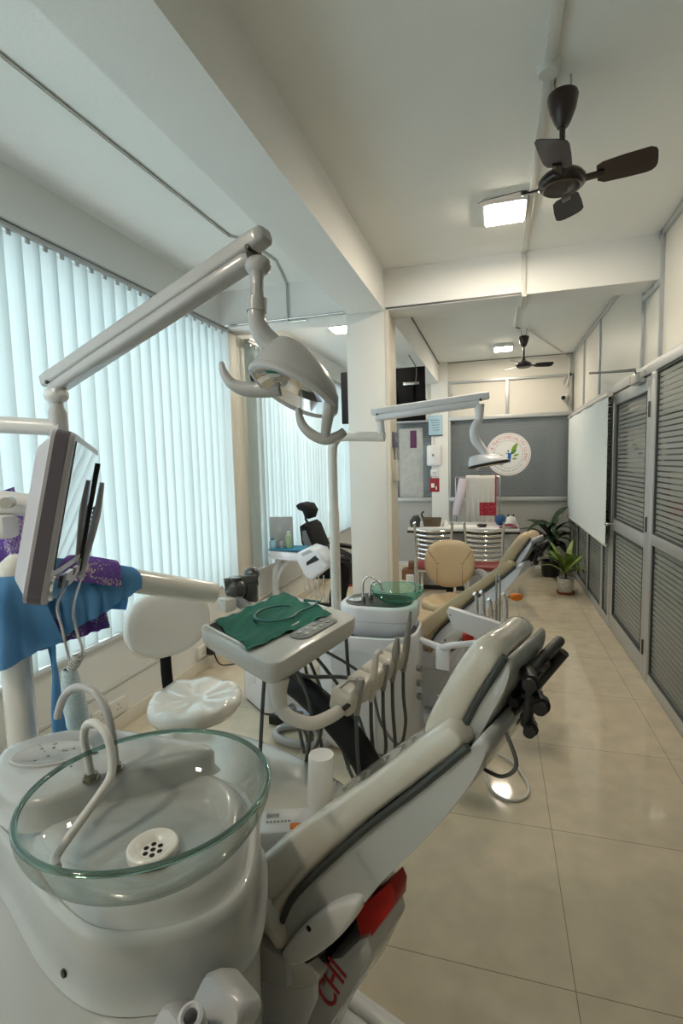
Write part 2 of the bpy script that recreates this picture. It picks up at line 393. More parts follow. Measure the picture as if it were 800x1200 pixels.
b = BM(); bx(b, XL, XL+0.012, YB, YF, 0.0, 0.09, 0.003); struct('baseboard_left', b, M['beige'])
# column strip between the windows
b = BM(); bx(b, XL, XL+0.05, 3.76, 3.90, 0.55, BZ-0.02, 0.004); bx(b, XL, XL+0.03, 3.93, 4.18, 0.55, BZ-0.02, 0.004); struct('trim_4', b, M['beige'])
def window(n, y0, y1):
    g = BM(); bx(g, XL-0.11, XL-0.104, y0+0.05, y1-0.05, 0.60, BZ-0.05); gl = struct('window_%d' % n, g, M['window_glass'])
    f = BM()
    for yy in (y0+0.02, (y0+y1)/2, y1-0.02): bx(f, XL-0.13, XL-0.08, yy-0.025, yy+0.025, 0.56, BZ-0.01, 0.004)
    for zz in (0.59, BZ-0.04): bx(f, XL-0.13, XL-0.08, y0, y1, zz-0.025, zz+0.025, 0.004)
    obj('window_frame', f, M['upvc'], gl)
window(1, -1.3, 3.74); window(2, 4.2, 7.22)
# beams
b = BM(); bx(b, -1.035, -0.765, YB, YF+2, BZ, ZC); bx(b, XL, -1.035, 3.74, 3.99, BZ, ZC); bx(b, -0.765, XR+0.02, 3.74, 3.99, BZ, ZC)
struct('ceiling_beam', b, M['beam']) ['kind'] = 'structure'
b = BM(); bx(b, -1.05, -0.765, 3.74, 4.08, 0, BZ, 0.004); cN = struct('wall_column', b, M['column']); 
b = BM(); bx(b, -0.764, -0.735, 3.742, 3.80, 0, BZ, 0.003); bx(b, -0.764, -0.75, 3.80, 4.08, 0, BZ); struct('trim_5', b, M['beige'])
b = BM(); bx(b, -1.052, -0.764, 3.726, 3.739, 0, 0.1, 0.003); struct('baseboard_column', b, M['beige'])
# far wall at YF
b = BM()
bx(b, XL, XR, YF, YF+0.08, 0.0, 0.93)
wf = struct('wall_far', b, M['greypanel'])
b = BM(); bx(b, XL, -0.76, YF, YF+0.08, 2.10, ZC); bx(b, -0.64, XR, YF, YF+0.08, 2.10, 2.57); bx(b, -0.64, XR, YF-0.02, YF+0.08, 2.60, ZC)
struct('wall_far_upper', b, M['panel'])
b = BM(); bx(b, -0.872, -0.638, YF-0.03, YF+0.09, 0, ZC); struct('wall_far_pillar', b, M['wall'])
b = BM()
for x0, x1 in ((XL, -0.875), (-0.635, XR-0.01)):
    bx(b, x0, x1, YF-0.03, YF+0.09, 0.93, 0.985, 0.004); bx(b, x0, x1, YF-0.03, YF+0.09, 2.06, 2.11, 0.004)
    bx(b, x0, x0+0.03, YF-0.02, YF+0.08, 0.0, 2.58, 0.003)
bx(b, 0.125, 0.17, YF-0.025, YF, 2.11, 2.57, 0.003); bx(b, -0.635, XR-0.01, YF-0.025, YF+0.02, 2.565, 2.60, 0.003)
bx(b, XR-0.05, XR-0.015, YF-0.025, YF, 0, ZC-0.01, 0.003)
struct('trim_6', b, M['alu'])
b = BM(); bx(b, XL, -0.875, YF-0.012, YF, 0, 0.05); bx(b, -0.6, XR-0.05, YF-0.012, YF, 0, 0.045); struct('baseboard_far', b, M['plastic'])
b = BM(); bx(b, -0.605, XR-0.01, YF+0.03, YF+0.036, 0.985, 2.06); struct('window_3', b, M['farglass'])
b = BM(); bx(b, XL+0.03, -0.875, YF+0.03, YF+0.036, 0.985, 2.06); struct('window_4', b, M['farglass'])
# rooms seen dimly through the glass
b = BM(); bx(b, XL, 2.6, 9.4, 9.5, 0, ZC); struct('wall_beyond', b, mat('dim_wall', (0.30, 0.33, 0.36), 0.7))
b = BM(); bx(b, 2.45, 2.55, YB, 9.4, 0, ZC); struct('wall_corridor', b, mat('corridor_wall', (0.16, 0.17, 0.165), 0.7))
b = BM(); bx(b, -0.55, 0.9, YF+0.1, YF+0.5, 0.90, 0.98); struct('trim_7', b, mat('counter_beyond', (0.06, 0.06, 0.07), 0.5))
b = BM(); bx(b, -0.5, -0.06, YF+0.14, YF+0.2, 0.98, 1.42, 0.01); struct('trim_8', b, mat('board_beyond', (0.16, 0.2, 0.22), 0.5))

# right partition: aluminium frame, striped glass, door
def member(bm, y0, y1, z0, z1, d=0.05, bev=0.004): bx(bm, XR-d/2+0.01, XR+d/2+0.01, y0, y1, z0, z1, bev)
f = BM()
posts = [(0.55, 0.60), (2.05, 2.10), (3.70, 3.80), (4.90, 4.98), (5.26, 5.31), (6.05, 6.10), (6.80, 6.84)]
for a, c in posts: member(f, a, c, 0, 2.06, 0.055)
member(f, YB, YF-0.03, 2.03, 2.10, 0.06)                 # transom
member(f, YB, 3.80, 0.0, 0.075); member(f, 4.90, YF-0.03, 0.0, 0.075)
member(f, YB, 3.70, 0.93, 1.00); member(f, 4.98, YF-0.03, 0.95, 1.0)
for a in (0.56, 2.06, 3.66, 4.07, 5.62, 6.55): member(f, a, a+0.035, 2.10, ZC-0.28 if 3.7 < a < 4.0 else ZC-0.002, 0.05)
member(f, YB, 3.735, ZC-0.04, ZC-0.002, 0.05); member(f, 3.995, YF-0.03, ZC-0.04, ZC-0.002, 0.05); member(f, 3.70, 4.07, BZ-0.04, BZ-0.002, 0.05)
struct('wall_right', f, M['alu'])
b = BM(); bx(b, XR+0.005, XR+0.02, YB, 3.738, 2.09, ZC); bx(b, XR+0.005, XR+0.02, 3.992, YF-0.02, 2.09, ZC); bx(b, XR+0.005, XR+0.02, 3.738, 3.992, 2.09, BZ)
struct('wall_right_upper', b, M['panel'])
k = 5
for a, c in ((0.60, 2.05), (2.10, 3.70), (4.98, 5.26), (5.31, 6.05), (6.10, 6.80), (6.84, YF-0.05)):
    g = BM(); bx(g, XR+0.006, XR+0.012, a, c, 1.0, 2.03); struct('window_%d' % k, g, M['stripeglass']); k += 1
    g = BM(); bx(g, XR+0.006, XR+0.012, a, c, 0.075, 0.95); struct('window_%d' % k, g, M['stripeglass']); k += 1
g = BM()
for a, c in ((0.60, 2.05), (2.10, 3.70), (4.98, 5.26), (5.31, 6.05), (6.10, 6.80)):
    for z0, z1 in ((1.0, 2.03), (0.075, 0.94)):
        bx(g, XR-0.008, XR+0.004, a, a+0.012, z0, z1); bx(g, XR-0.008, XR+0.004, c-0.012, c, z0, z1)
        bx(g, XR-0.008, XR+0.004, a, c, z1-0.012, z1); bx(g, XR-0.008, XR+0.004, a, c, z0, z0+0.012)
struct('trim_9', g, M['dkalu'])
# the door
d = BM()
Y0, Y1 = 3.81, 4.89
for a, c in ((Y0, Y0+0.085), (Y1-0.085, Y1)): member(d, a, c, 0.012, 2.02, 0.045)
member(d, Y0+0.08, Y1-0.08, 0.012, 0.15, 0.045); member(d, Y0+0.08, Y1-0.08, 1.93, 2.02, 0.045); member(d, Y0+0.08, Y1-0.08, 0.88, 0.98, 0.045)
dr = struct('door_1', d, M['alu'])
for z0, z1 in ((0.15, 0.88), (0.98, 1.93)):
    g = BM(); bx(g, XR+0.006, XR+0.012, Y0+0.085, Y1-0.085, z0, z1); obj('door_glass', g, M['stripeglass'], dr)
    g = BM()
    for yy in (Y0+0.085, Y1-0.095): bx(g, XR-0.014, XR+0.004, yy, yy+0.01, z0, z1)
    bx(g, XR-0.014, XR+0.004, Y0+0.085, Y1-0.085, z1-0.012, z1); bx(g, XR-0.014, XR+0.004, Y0+0.085, Y1-0.085, z0, z0+0.01); obj('gasket', g, M['dkalu'], dr)
for zz in (0.22, 1.05, 1.80):
    g = BM(); cyl(g, (XR-0.02, Y0-0.004, zz-0.05), (XR-0.02, Y0-0.004, zz+0.05), 0.008, seg=10); obj('hinge', g, M['dkalu'], dr)
g = BM(); cyl(g, (XR-0.012, Y1-0.04, 0.93), (XR-0.045, Y1-0.04, 0.93), 0.012, seg=12); ellipsoid(g, (XR-0.055, Y1-0.04, 0.93), (0.02, 0.02, 0.02)); obj('door_knob', g, M['steel'], dr)
g = BM(); bx(g, XR-0.07, XR-0.015, 3.93, 4.13, 1.99, 2.06, 0.008)
t = thing('door_closer', 'grey hydraulic door closer on the header above the glass door', 'door closer', (XR-0.04, 4.03, 2.0))
obj('closer_body', g, M['steel'], t)
g = BM(); tube(g, [(XR-0.05, 4.05, 2.065), (XR-0.05, 4.05, 2.085), (XR-0.33, 4.12, 2.10)], 0.008, 8); box(g, (XR-0.19, 4.085, 2.098), (0.29, 0.022, 0.006), rz=-0.24); obj('closer_arm', g, M['grey'], t)
# roller projection screen
t = thing('roller_screen', 'white roller projection screen pulled down over the glass partition', 'projection screen', (0.9, 6.05, 0.72))
g = BM(); cyl(g, (0.905, 4.80, 2.02), (0.905, 7.28, 2.02), 0.022, seg=16); obj('roller_case', g, M['enamel'], t)
g = BM(); grid(g, lambda u, v: (0.90+0.006*math.sin(u*22), 4.83+2.42*u, 0.75+1.26*v), 60, 6); solid(g, 0.002); obj('screen_sheet', g, mat('screen_fabric', (0.70, 0.75, 0.76), 0.7), t)
g = BM(); cyl(g, (0.90, 4.82, 0.745), (0.90, 7.26, 0.745), 0.009, seg=10); obj('weight_bar', g, M['enamel'], t)
for yy in (4.86, 7.2):
    g = BM(); bx(g, 0.915, XR-0.02, yy-0.012, yy+0.012, 2.005, 2.035, 0.003); obj('bracket', g, M['steel'], t)

# ceiling conduits and boxes
def conduit(n, pts, r=0.011, m='conduit'):
    g = BM(); tube(g, pts, r, 8); struct('trim_%d' % n, g, M[m])
g = BM(); bx(g, 0.155, 0.195, YB, 2.02, ZC-0.018, ZC-0.0005, 0.003); bx(g, 0.16, 0.19, 2.02, 3.739, ZC-0.018, ZC-0.0005, 0.003)
bx(g, 0.16, 0.19, 3.72, 3.739, BZ, ZC-0.018, 0.003); bx(g, 0.165, 0.195, 3.72, 4.01, BZ-0.018, BZ-0.0005, 0.003); bx(g, 0.165, 0.195, 3.991, 4.01, BZ-0.01, ZC-0.001, 0.003); bx(g, 0.17, 0.195, 4.0, 5.75, ZC-0.018, ZC-0.0005, 0.003)
struct('trim_20', g, M['conduit'])
g = BM(); lathe(g, [(0.0, 0), (0.034, 0), (0.040, 0.010), (0.042, 0.03), (0.0, 0.03)], (0.175, 2.06, ZC-0.031), 24); struct('trim_21', g, M['conduit'])
g = BM(); tube(g, [(0.2, 5.75, ZC-0.012), (0.24, 5.80, ZC-0.012)], 0.006, 8); tube(g, [(0.0-0.765+0.01, 7.43, ZC-0.01), (0.96, 7.43, ZC-0.01)], 0.005, 8); tube(g, [(-0.758, 4.0, ZC-0.008), (-0.758, 7.43, ZC-0.008)], 0.007, 8)
struct('trim_22', g, M['darkwire'])
g = BM(); bx(g, -0.755, 0.17, 3.735, 3.74, BZ+0.004, BZ+0.016); struct('trim_23', g, M['darkwire'])
g = BM(); pts = [(-1.557, YB, ZC-0.008), (-1.545, 1.436, ZC-0.008), (-1.507, 2.864, ZC-0.008), (-1.44, 2.93, ZC-0.008), (-1.40, 3.30, ZC-0.008), (-1.50, 3.72, ZC-0.008)]
tube(g, pts, 0.006, 8); tube(g, [(-1.50, 3.728, ZC-0.008), (-1.50, 3.728, BZ-0.01), (-1.35, 3.728, BZ-0.012)], 0.008, 8); tube(g, [(XL+0.02, 3.728, BZ+0.012), (-1.05, 3.728, BZ+0.012)], 0.006, 8)
struct('trim_24', g, M['steel'])
g = BM(); tube(g, [(0.31, 5.86, ZC-0.01), (0.6, 6.7, ZC-0.01), (0.86, 7.40, ZC-0.02), (0.92, 7.42, ZC-0.1), (0.90, 7.42, 2.5), (0.86, 7.42, 2.44), (0.83, 7.42, 2.50), (0.87, 7.42, 2.56)], 0.008, 8, smooth=5); struct('trim_25', g, M['conduit'])

# blinds
def blinds(label, y0, y1, zt, step=0.095, x=XL+0.075, ang=20, zb=0.60):
    t = thing('vertical_blind', label, 'window blind', (x, (y0+y1)/2, zb))
    g = BM(); bx(g, x-0.022, x+0.022, y0, y1, zt, zt+0.028, 0.004); bx(g, x-0.03, x+0.03, y0, y1, zt+0.028, zt+0.036); obj('headrail', g, M['alu'], t)
    n = int((y1-y0)/step); W = 0.122
    proto = None
    for i in range(n):
        y = y0+step*(i+0.5)
        j = i % 4
        if j == 0 or proto is None or True:
            a = R_(ang+random.uniform(-7, 7)); ca, sa = math.cos(a), math.sin(a); tw = random.uniform(-0.10, 0.10); zz = random.uniform(-0.006, 0.006)
            def fn(u, v):
                s = (u-0.5)*W; bow = 0.010*(1-(2*u-1)**2)*(1 if v < 0.97 else 0.6); aa = a+tw*(1-v)
                return (x+math.sin(aa)*s+bow*math.cos(aa), y+math.cos(aa)*s-bow*math.sin(aa), zb+zz+(zt-zb-0.001-zz)*v)
            g = BM(); grid(g, fn, 6, 8)
            vn = obj('vane', g, M['vane'], t, angle=80)
            if i % 1 == 0 and y > 1.3:
                g = BM(); bx(g, x+0.008, x+0.016, y-0.010, y+0.010, zt-0.020, zt-0.001); obj('carrier_clip', g, M['greyshell'], vn)
    g = BM()
    for i in range(n-1):
        y = y0+step*(i+0.5); tube(g, [(x+0.02, y, zb+0.012), (x+0.02, y+step/2, zb+0.004), (x+0.02, y+step, zb+0.012)], 0.0018, 5)
    obj('bottom_chain', g, M['plastic'], t)
blinds('pale aqua vertical blind over the near window behind the big lamp', -1.28, 3.70, 2.53)
blinds('pale aqua vertical blind over the far window behind the black chair', 4.04, 7.20, 2.53)

# ceiling light panels
def panel_light(x, y, label):
    t = thing('ceiling_light', label, 'ceiling light', (x, y, ZC-0.04), group=None)
    g = BM(); bx(g, x-0.11, x+0.11, y-0.13, y+0.13, ZC-0.038, ZC-0.001, 0.003); obj('housing', g, M['plastic'], t)
    g = BM(); bx(g, x-0.098, x+0.098, y-0.118, y+0.118, ZC-0.043, ZC-0.0385); obj('diffuser', g, mat('lit_diffuser', (0.9, 0.88, 0.8), 0.5, emit=(1.0, 0.87, 0.68), estr=LAMP_WARM), t)
panel_light(0.045, 3.06, 'lit square ceiling light panel beside the near ceiling fan')
panel_light(0.085, 6.65, 'lit square ceiling light panel beside the far ceiling fan')
panel_light(-1.46, 5.05, 'lit ceiling light panel on the window side, behind the cross beam')
panel_light(-1.46, -0.3, 'added fill light, an unseen ceiling panel on the window side behind the camera')  # out of view, added to lift the light on the near ceiling
panel_light(1.75, 4.0, 'added fill light, a ceiling panel brightening the corridor behind the striped glass')  # added lamp, keeps the gaps in the partition glass from going black
panel_light(0.3, 8.5, 'added fill light, a ceiling panel brightening the room behind the striped far window')  # added lamp, brightens what shows through the far glass
# ================================================================ NEAR DENTAL UNIT
def ring_smooth(pts, z, n=6):
    return [(p.x, p.y, z) for p in spline([(x, y, 0) for x, y in pts], n, closed=True)]
def inset(pts, d):
    cx = sum(p[0] for p in pts)/len(pts); cy = sum(p[1] for p in pts)/len(pts); out = []
    for x, y in pts:
        v = Vector((x-cx, y-cy)); L = v.length; out.append((cx+v.x*(L-d)/L, cy+v.y*(L-d)/L))
    return out

# cuspidor unit: cabinet, sculpted top, glass bowl, drain, two filler tubes, instrument rest
cu = thing('cuspidor_unit', 'near grey-white cuspidor cabinet carrying the big clear glass bowl', 'dental unit', (-0.72, 0.78, 0))
outl = [(-0.485, 0.93), (-0.425, 0.82), (-0.398, 0.71), (-0.45, 0.625), (-0.57, 0.578), (-0.70, 0.605), (-0.86, 0.68), (-1.03, 0.76), (-1.10, 0.86), (-1.02, 0.955), (-0.90, 1.0), (-0.72, 0.995), (-0.58, 0.985)]
b = BM()
rings = [ring_smooth(inset(outl, -0.012), 0.680), ring_smooth(inset(outl, -0.004), 0.690), ring_smooth(inset(outl, 0.0), 0.705), ring_smooth(outl, 0.73), ring_smooth(outl, 0.778), ring_smooth(inset(outl, 0.006), 0.792), ring_smooth(inset(outl, 0.016), 0.796), ring_smooth(inset(outl, 0.022), 0.792), ring_smooth(inset(outl, 0.028), 0.796), ring_smooth(inset(outl, 0.034), 0.812), ring_smooth(inset(outl, 0.046), 0.826), ring_smooth(inset(outl, 0.066), 0.832)]
loft(b, rings)
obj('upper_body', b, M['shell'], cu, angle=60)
# raised deck at the back with a cup recess
dk = [(-0.60, 0.965), (-0.64, 0.90), (-0.70, 0.845), (-0.76, 0.79), (-0.82, 0.715), (-0.90, 0.71), (-1.00, 0.765), (-1.065, 0.85), (-1.01, 0.935), (-0.90, 0.978), (-0.72, 0.98)]
b = BM(); loft(b, [ring_smooth(inset(dk, -0.012), 0.826), ring_smooth(dk, 0.84), ring_smooth(dk, 0.868), ring_smooth(inset(dk, 0.006), 0.879), ring_smooth(inset(dk, 0.02), 0.883)])
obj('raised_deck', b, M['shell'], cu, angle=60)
b = BM()
lathe(b, [(0.052, 0.0), (0.058, 0.003), (0.062, 0.0015), (0.062, -0.002), (0.04, -0.003), (0.0, -0.004)], mtx=Matrix.Translation((-0.93, 0.845, 0.8855)) @ Matrix.Rotation(R_(25), 4, 'Z') @ Matrix.Diagonal((1.35, 0.8, 1, 1)), seg=32)
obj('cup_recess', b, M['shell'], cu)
random.seed(3)
for i in range(26):
    x, y = -0.93+random.uniform(-0.06, 0.10), 0.845+random.uniform(-0.035, 0.035); r = random.uniform(0.002, 0.0045)
    if i == 0: b = BM()
    ellipsoid(b, (x, y, 0.8845), (r, r, r*0.6), u=8, v=6)
o = obj('water_drops', b, M['bowlglass'], cu); o['kind'] = 'stuff'
# lower cabinet
b = BM()
lo = [(-0.50, 0.93), (-0.432, 0.82), (-0.398, 0.71), (-0.405, 0.60), (-0.455, 0.53), (-0.58, 0.47), (-0.85, 0.47), (-1.12, 0.52), (-1.24, 0.70), (-1.22, 0.93), (-1.0, 1.02), (-0.72, 1.0), (-0.56, 0.955)]
loft(b, [ring_smooth(inset(lo, 0.02), 0.03), ring_smooth(lo, 0.06), ring_smooth(lo, 0.63), ring_smooth(inset(lo, 0.006), 0.655), ring_smooth(inset(lo, 0.02), 0.672), ring_smooth(inset(lo, 0.05), 0.678)])
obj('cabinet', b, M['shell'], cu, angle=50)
b = BM(); loft(b, [ring_smooth(inset(lo, 0.05), 0.0), ring_smooth(inset(lo, 0.05), 0.035)]); obj('plinth', b, M['rubber'], cu)
for p in ((-0.80, 0.655, 0.735), (-0.66, 0.59, 0.70), (-0.60, 0.45, 0.40)):
    b = BM(); lathe(b, [(0.0, 0), (0.007, 0), (0.006, 0.003), (0.0, 0.003)], mtx=look(p, (-0.3, -1, 0.1)), seg=12); obj('screw', b, M['black'], cu)
# glass bowl: clear wall with a thick solid rim
def glass_bowl(parent, c, R, H, wallm, rimm, tilt=0.0, r0=0.27, seg=72):
    X = Matrix.Translation(c) @ Matrix.Rotation(R_(tilt), 4, 'X'); k = []
    for i in range(17):
        t = i/16; k.append((R*(r0+(1-r0)*math.sin(t*math.pi/2)), H*(1-math.cos(t*math.pi/2))**0.9))
    b = BM(); lathe(b, [(0.0, 0.0)]+k[:-1]+[(R*0.998, H*0.985)], mtx=X, seg=seg)
    f = [f for f in b.faces if len(f.verts) > 4]; bmesh.ops.delete(b, geom=f, context='FACES_ONLY')
    o = obj('glass_bowl', b, wallm, parent, angle=80)
    b = BM(); rr = R*0.024
    lathe(b, [(R-rr*1.1+rr*1.1*math.cos(a), H+rr*0.9*math.sin(a)) for a in [2*math.pi*i/10 for i in range(10)]], mtx=X, seg=seg, closed=True); obj('bowl_rim', b, rimm, o, angle=80)
    return o
BC = Vector((-0.570, 0.706, 0.836))
bowl = glass_bowl(cu, BC, 0.206, 0.118, M['bowlwall'], M['bowlglass'], -2)
b = BM(); lathe(b, [(0.0, 0.002), (0.020, 0.002), (0.024, 0.006), (0.034, 0.012), (0.040, 0.013), (0.043, 0.011), (0.044, 0.005), (0.044, 0.0), (0.0, 0.0)], BC+Vector((0, 0, 0.002)), seg=40)
dcup = obj('drain_cup', b, M['enamel'], bowl)
for i in range(7):
    b = BM(); a = i*math.pi/3; r = 0.0 if i == 6 else 0.0135
    lathe(b, [(0, 0), (0.0046, 0), (0.0046, 0.0006), (0, 0.0006)], BC+Vector((r*math.cos(a), r*math.sin(a), 0.0041)), seg=12)
    obj('drain_hole', b, M['matblack'], dcup)
# filler tubes
b = BM(); tube(b, [(-0.773, 0.79, 0.885), (-0.776, 0.788, 0.93), (-0.779, 0.785, 0.972), (-0.766, 0.78, 1.004), (-0.735, 0.772, 1.016), (-0.704, 0.764, 1.000), (-0.688, 0.755, 0.965), (-0.682, 0.742, 0.935), (-0.683, 0.715, 0.918), (-0.692, 0.685, 0.895), (-0.700, 0.650, 0.872), (-0.698, 0.625, 0.862), (-0.682, 0.612, 0.858)], 0.0078, 14, smooth=4); tb = obj('rinse_tube', b, M['palehose'], cu)
b = BM(); lathe(b, [(0.0, 0), (0.017, 0), (0.017, 0.006), (0.013, 0.007), (0.013, 0.014), (0.0, 0.015)], (-0.773, 0.79, 0.884), 6, ); obj('nut', b, M['brasssteel'], tb)
b = BM(); tube(b, [(-0.748, 0.83, 0.885), (-0.750, 0.83, 0.93), (-0.757, 0.832, 0.985), (-0.775, 0.835, 1.025), (-0.808, 0.84, 1.046), (-0.848, 0.842, 1.046), (-0.880, 0.842, 1.022), (-0.898, 0.842, 0.985), (-0.902, 0.842, 0.972)], 0.0082, 14, smooth=4); tb = obj('cup_filler_tube', b, M['greyshell'], cu)
b = BM(); lathe(b, [(0.0, 0), (0.016, 0), (0.016, 0.006), (0.012, 0.007), (0.012, 0.014), (0.0, 0.015)], (-0.748, 0.83, 0.884), 6); obj('nut', b, M['brasssteel'], tb)
# rest for the suction handpieces on the front right corner
d = Vector((0.52, 0.62, 0.0)).normalized()
for q, (p, s) in enumerate((((-0.402, 0.588, 0.685), 1.0), ((-0.452, 0.548, 0.66), 1.0))):
    X = look(p, (-0.25, -0.9, 0.55), up=(0.3, 0.2, 1))
    b = BM(); t = bmesh.new()
    oo = [(x, y) for x, y in rrect(0.043, 0.055, 0.018, 5)]
    loft(t, [[(x*k1, y*k1, z) for x, y in oo] for z, k1 in ((-0.060, 0.9), (-0.03, 1.0), (-0.006, 1.0), (0.0, 0.93))]); bmesh.ops.transform(t, matrix=X, verts=t.verts); merge(b, t)
    rs = obj('suction_rest', b, M['lilac'] if False else mat('rest_grey_plastic', (0.50, 0.495, 0.51), 0.35, coat=0.2) if q == 0 else bpy.data.materials['rest_grey_plastic'], cu, angle=50)
    b = BM(); t = bmesh.new(); lathe(t, [(0.012, -0.055), (0.0175, -0.05), (0.0165, 0.0), (0.0185, 0.022), (0.0175, 0.034), (0.013, 0.036), (0.010, 0.033), (0.010, 0.0), (0.0, 0.0)], seg=24)
    Y = look(Vector(p)+Vector((-0.25, -0.9, 0.55)).normalized()*0.022+Vector((0, 0, 0.012)), (0.05, -0.40, 1.0)); bmesh.ops.transform(t, matrix=Y, verts=t.verts); merge(b, t)
    so = obj('suction_socket', b, bpy.data.materials['rest_grey_plastic'], rs)

# ---------------------------------------------------------------- delivery column and arm
t = thing('delivery_arm', 'thick cream tubular arm on a post, draped cloths over it, reaching the tray', 'equipment arm', (-1.335, 1.12, 0))
b = BM(); tube(b, [(-1.335, 1.12, 0.0), (-1.335, 1.12, 1.12)], 0.040, 28); obj('post', b, M['enamel'], t)
b = BM(); lathe(b, [(0.0, 0), (0.10, 0), (0.10, 0.02), (0.06, 0.045), (0.045, 0.06), (0.0, 0.06)], (-1.335, 1.12, 0.0), 28); obj('foot', b, M['enamel'], t)
b = BM(); tube(b, [(-1.335, 1.12, 1.10), (-1.33, 1.13, 1.19), (-1.30, 1.19, 1.215), (-1.05, 1.735, 1.015)], [0.040, 0.043, 0.041, 0.041], 28, smooth=6); 
arm = obj('arm_tube', b, M['enamel'], t)
b = BM(); box(b, None, (0.055, 0.055, 0.05), mtx=Matrix.Translation((-1.015, 1.78, 0.96)) @ Matrix.Rotation(R_(-28), 4, 'Z'), bevel=0.008); obj('joint_block', b, M['enamel'], t)
b = BM(); ellipsoid(b, (-1.02, 1.87, 1.00), (0.05, 0.05, 0.045)); cyl(b, (-1.02, 1.87, 0.93), (-1.02, 1.87, 1.05), 0.03, seg=16); cyl(b, (-1.06, 1.84, 1.02), (-0.95, 1.92, 1.03), 0.028, seg=14); box(b, (-0.97, 1.90, 0.985), (0.06, 0.05, 0.09), rz=0.4, bevel=0.012); ellipsoid(b, (-0.98, 1.93, 1.05), (0.035, 0.03, 0.03)); obj('joint_hub', b, mat('film_wrapped_black', (0.05, 0.052, 0.055), 0.2, coat=1.0, bump=1.0, bscale=40), t)
b = BM(); cyl(b, (-1.02, 1.85, 0.965), (-0.80, 1.75, 0.885), 0.022); obj('tray_link', b, M['grey'], t)

# ---------------------------------------------------------------- instrument tray
TA = [Vector((-0.99, 1.525, 0)), Vector((-0.585, 1.25, 0)), Vector((-0.474, 1.765, 0)), Vector((-0.886, 2.03, 0))]
tc = sum(TA, Vector())/4
tr = thing('instrument_tray', 'cream instrument tray lined with a green cloth, with control panel and hanging handpieces', 'dental tray', (tc.x, tc.y, 0.88))
def quad_r(pts, r, z, n=5, sc_=1.0, c=None):
    out = []; c = c or sum(pts, Vector())/len(pts); P = [c+(p-c)*sc_ for p in pts]; N = len(P)
    for i in range(N):
        a, p, q = P[i-1], P[i], P[(i+1) % N]; u = (a-p).normalized()*r; v = (q-p).normalized()*r
        for k in range(n+1):
            s = k/n; pt = (p+u)*(1-s)**2+p*2*s*(1-s)+(p+v)*s**2; out.append((pt.x, pt.y, z))
    return out
b = BM(); loft(b, [quad_r(TA, 0.04, 0.872, sc_=0.86), quad_r(TA, 0.05, 0.886, sc_=0.95), quad_r(TA, 0.05, 0.905, sc_=0.985), quad_r(TA, 0.05, 0.940, sc_=1.0), quad_r(TA, 0.05, 0.949, sc_=0.99), quad_r(TA, 0.05, 0.951, sc_=0.965)])
obj('tray_body', b, mat('tray_grey_cream', (0.56, 0.54, 0.50), 0.3, coat=0.3), tr, angle=55)
e1 = (TA[1]-TA[0]).normalized(); e2 = (TA[2]-TA[1]).normalized()
I = [TA[0]+e1*0.018+e2*0.02, TA[0]+e1*0.335+e2*0.02, TA[3]+e1*0.335-e2*0.02, TA[3]+e1*0.018-e2*0.02]
b = BM(); r1 = quad_r(I, 0.02, 0.9515); r2 = quad_r(I, 0.02, 0.957); r3 = quad_r(I, 0.02, 0.957, sc_=0.96); r4 = quad_r(I, 0.02, 0.9515, sc_=0.94); loft(b, [r1, r2, r3, r4], caps=False); obj('raised_rim', b, M['enamel'], tr)
b = BM(); loft(b, [quad_r(I, 0.02, 0.9505, sc_=0.945), quad_r(I, 0.02, 0.9525, sc_=0.94)]); obj('tray_well', b, M['black'], tr)
pc = TA[1]*0.42+TA[2]*0.58 - e1*0.075; ang = math.atan2(e2.y, e2.x)
b = BM(); loft(b, [[(pc.x+math.cos(ang)*x-math.sin(ang)*y, pc.y+math.sin(ang)*x+math.cos(ang)*y, z) for x, y in rrect(0.115*k1, 0.037*k1, 0.034*k1)] for z, k1 in ((0.951, 1.0), (0.955, 1.0), (0.9565, 0.97))]); cp = obj('control_panel', b, M['grey'], tr)
for ix in range(4):
    for iy in range(2):
        x, y = -0.07+ix*0.046, -0.014+iy*0.028
        b = BM(); box(b, (pc.x+math.cos(ang)*x-math.sin(ang)*y, pc.y+math.sin(ang)*x+math.cos(ang)*y, 0.9575), (0.022, 0.013, 0.003), rz=ang, bevel=0.001); obj('button', b, mat('button_grey', (0.40, 0.41, 0.42), 0.4) if ix+iy == 0 else bpy.data.materials['button_grey'], cp)
# tray handle that sweeps down and carries the handpiece block
b = BM(); tube(b, [(-0.60, 1.33, 0.885), (-0.60, 1.32, 0.845), (-0.585, 1.31, 0.80), (-0.545, 1.30, 0.783), (-0.495, 1.31, 0.772), (-0.452, 1.345, 0.780), (-0.435, 1.375, 0.785)], [0.030, 0.024, 0.020, 0.019, 0.019, 0.019, 0.019], 18, smooth=5); obj('sweeping_handle', b, M['creamholder'], tr)
hd = (Vector((-0.325, 1.80, 0.815))-Vector((-0.438, 1.375, 0.80))); hl = hd.length; hd.normalize(); hs = Vector((hd.y, -hd.x, 0)).normalized()
b = BM()
for i in range(5):
    p = Vector((-0.438, 1.385, 0.80))+hd*hl*(i+0.45)/5
    X = Matrix(((hd.x, hs.x, 0, p.x), (hd.y, hs.y, 0, p.y), (hd.z, 0, 1, p.z), (0, 0, 0, 1)))
    box(b, None, (hl/5*0.86, 0.075, 0.07), mtx=X @ Matrix.Rotation(R_(-12), 4, 'X'), bevel=0.014, seg=3)
box(b, None, (hl*0.92, 0.035, 0.05), mtx=Matrix(((hd.x, hs.x, 0, -0.384), (hd.y, hs.y, 0, 1.58), (hd.z, 0, 1, 0.80), (0, 0, 0, 1))), bevel=0.01)
blk = obj('handpiece_block', b, M['creamholder'], tr)
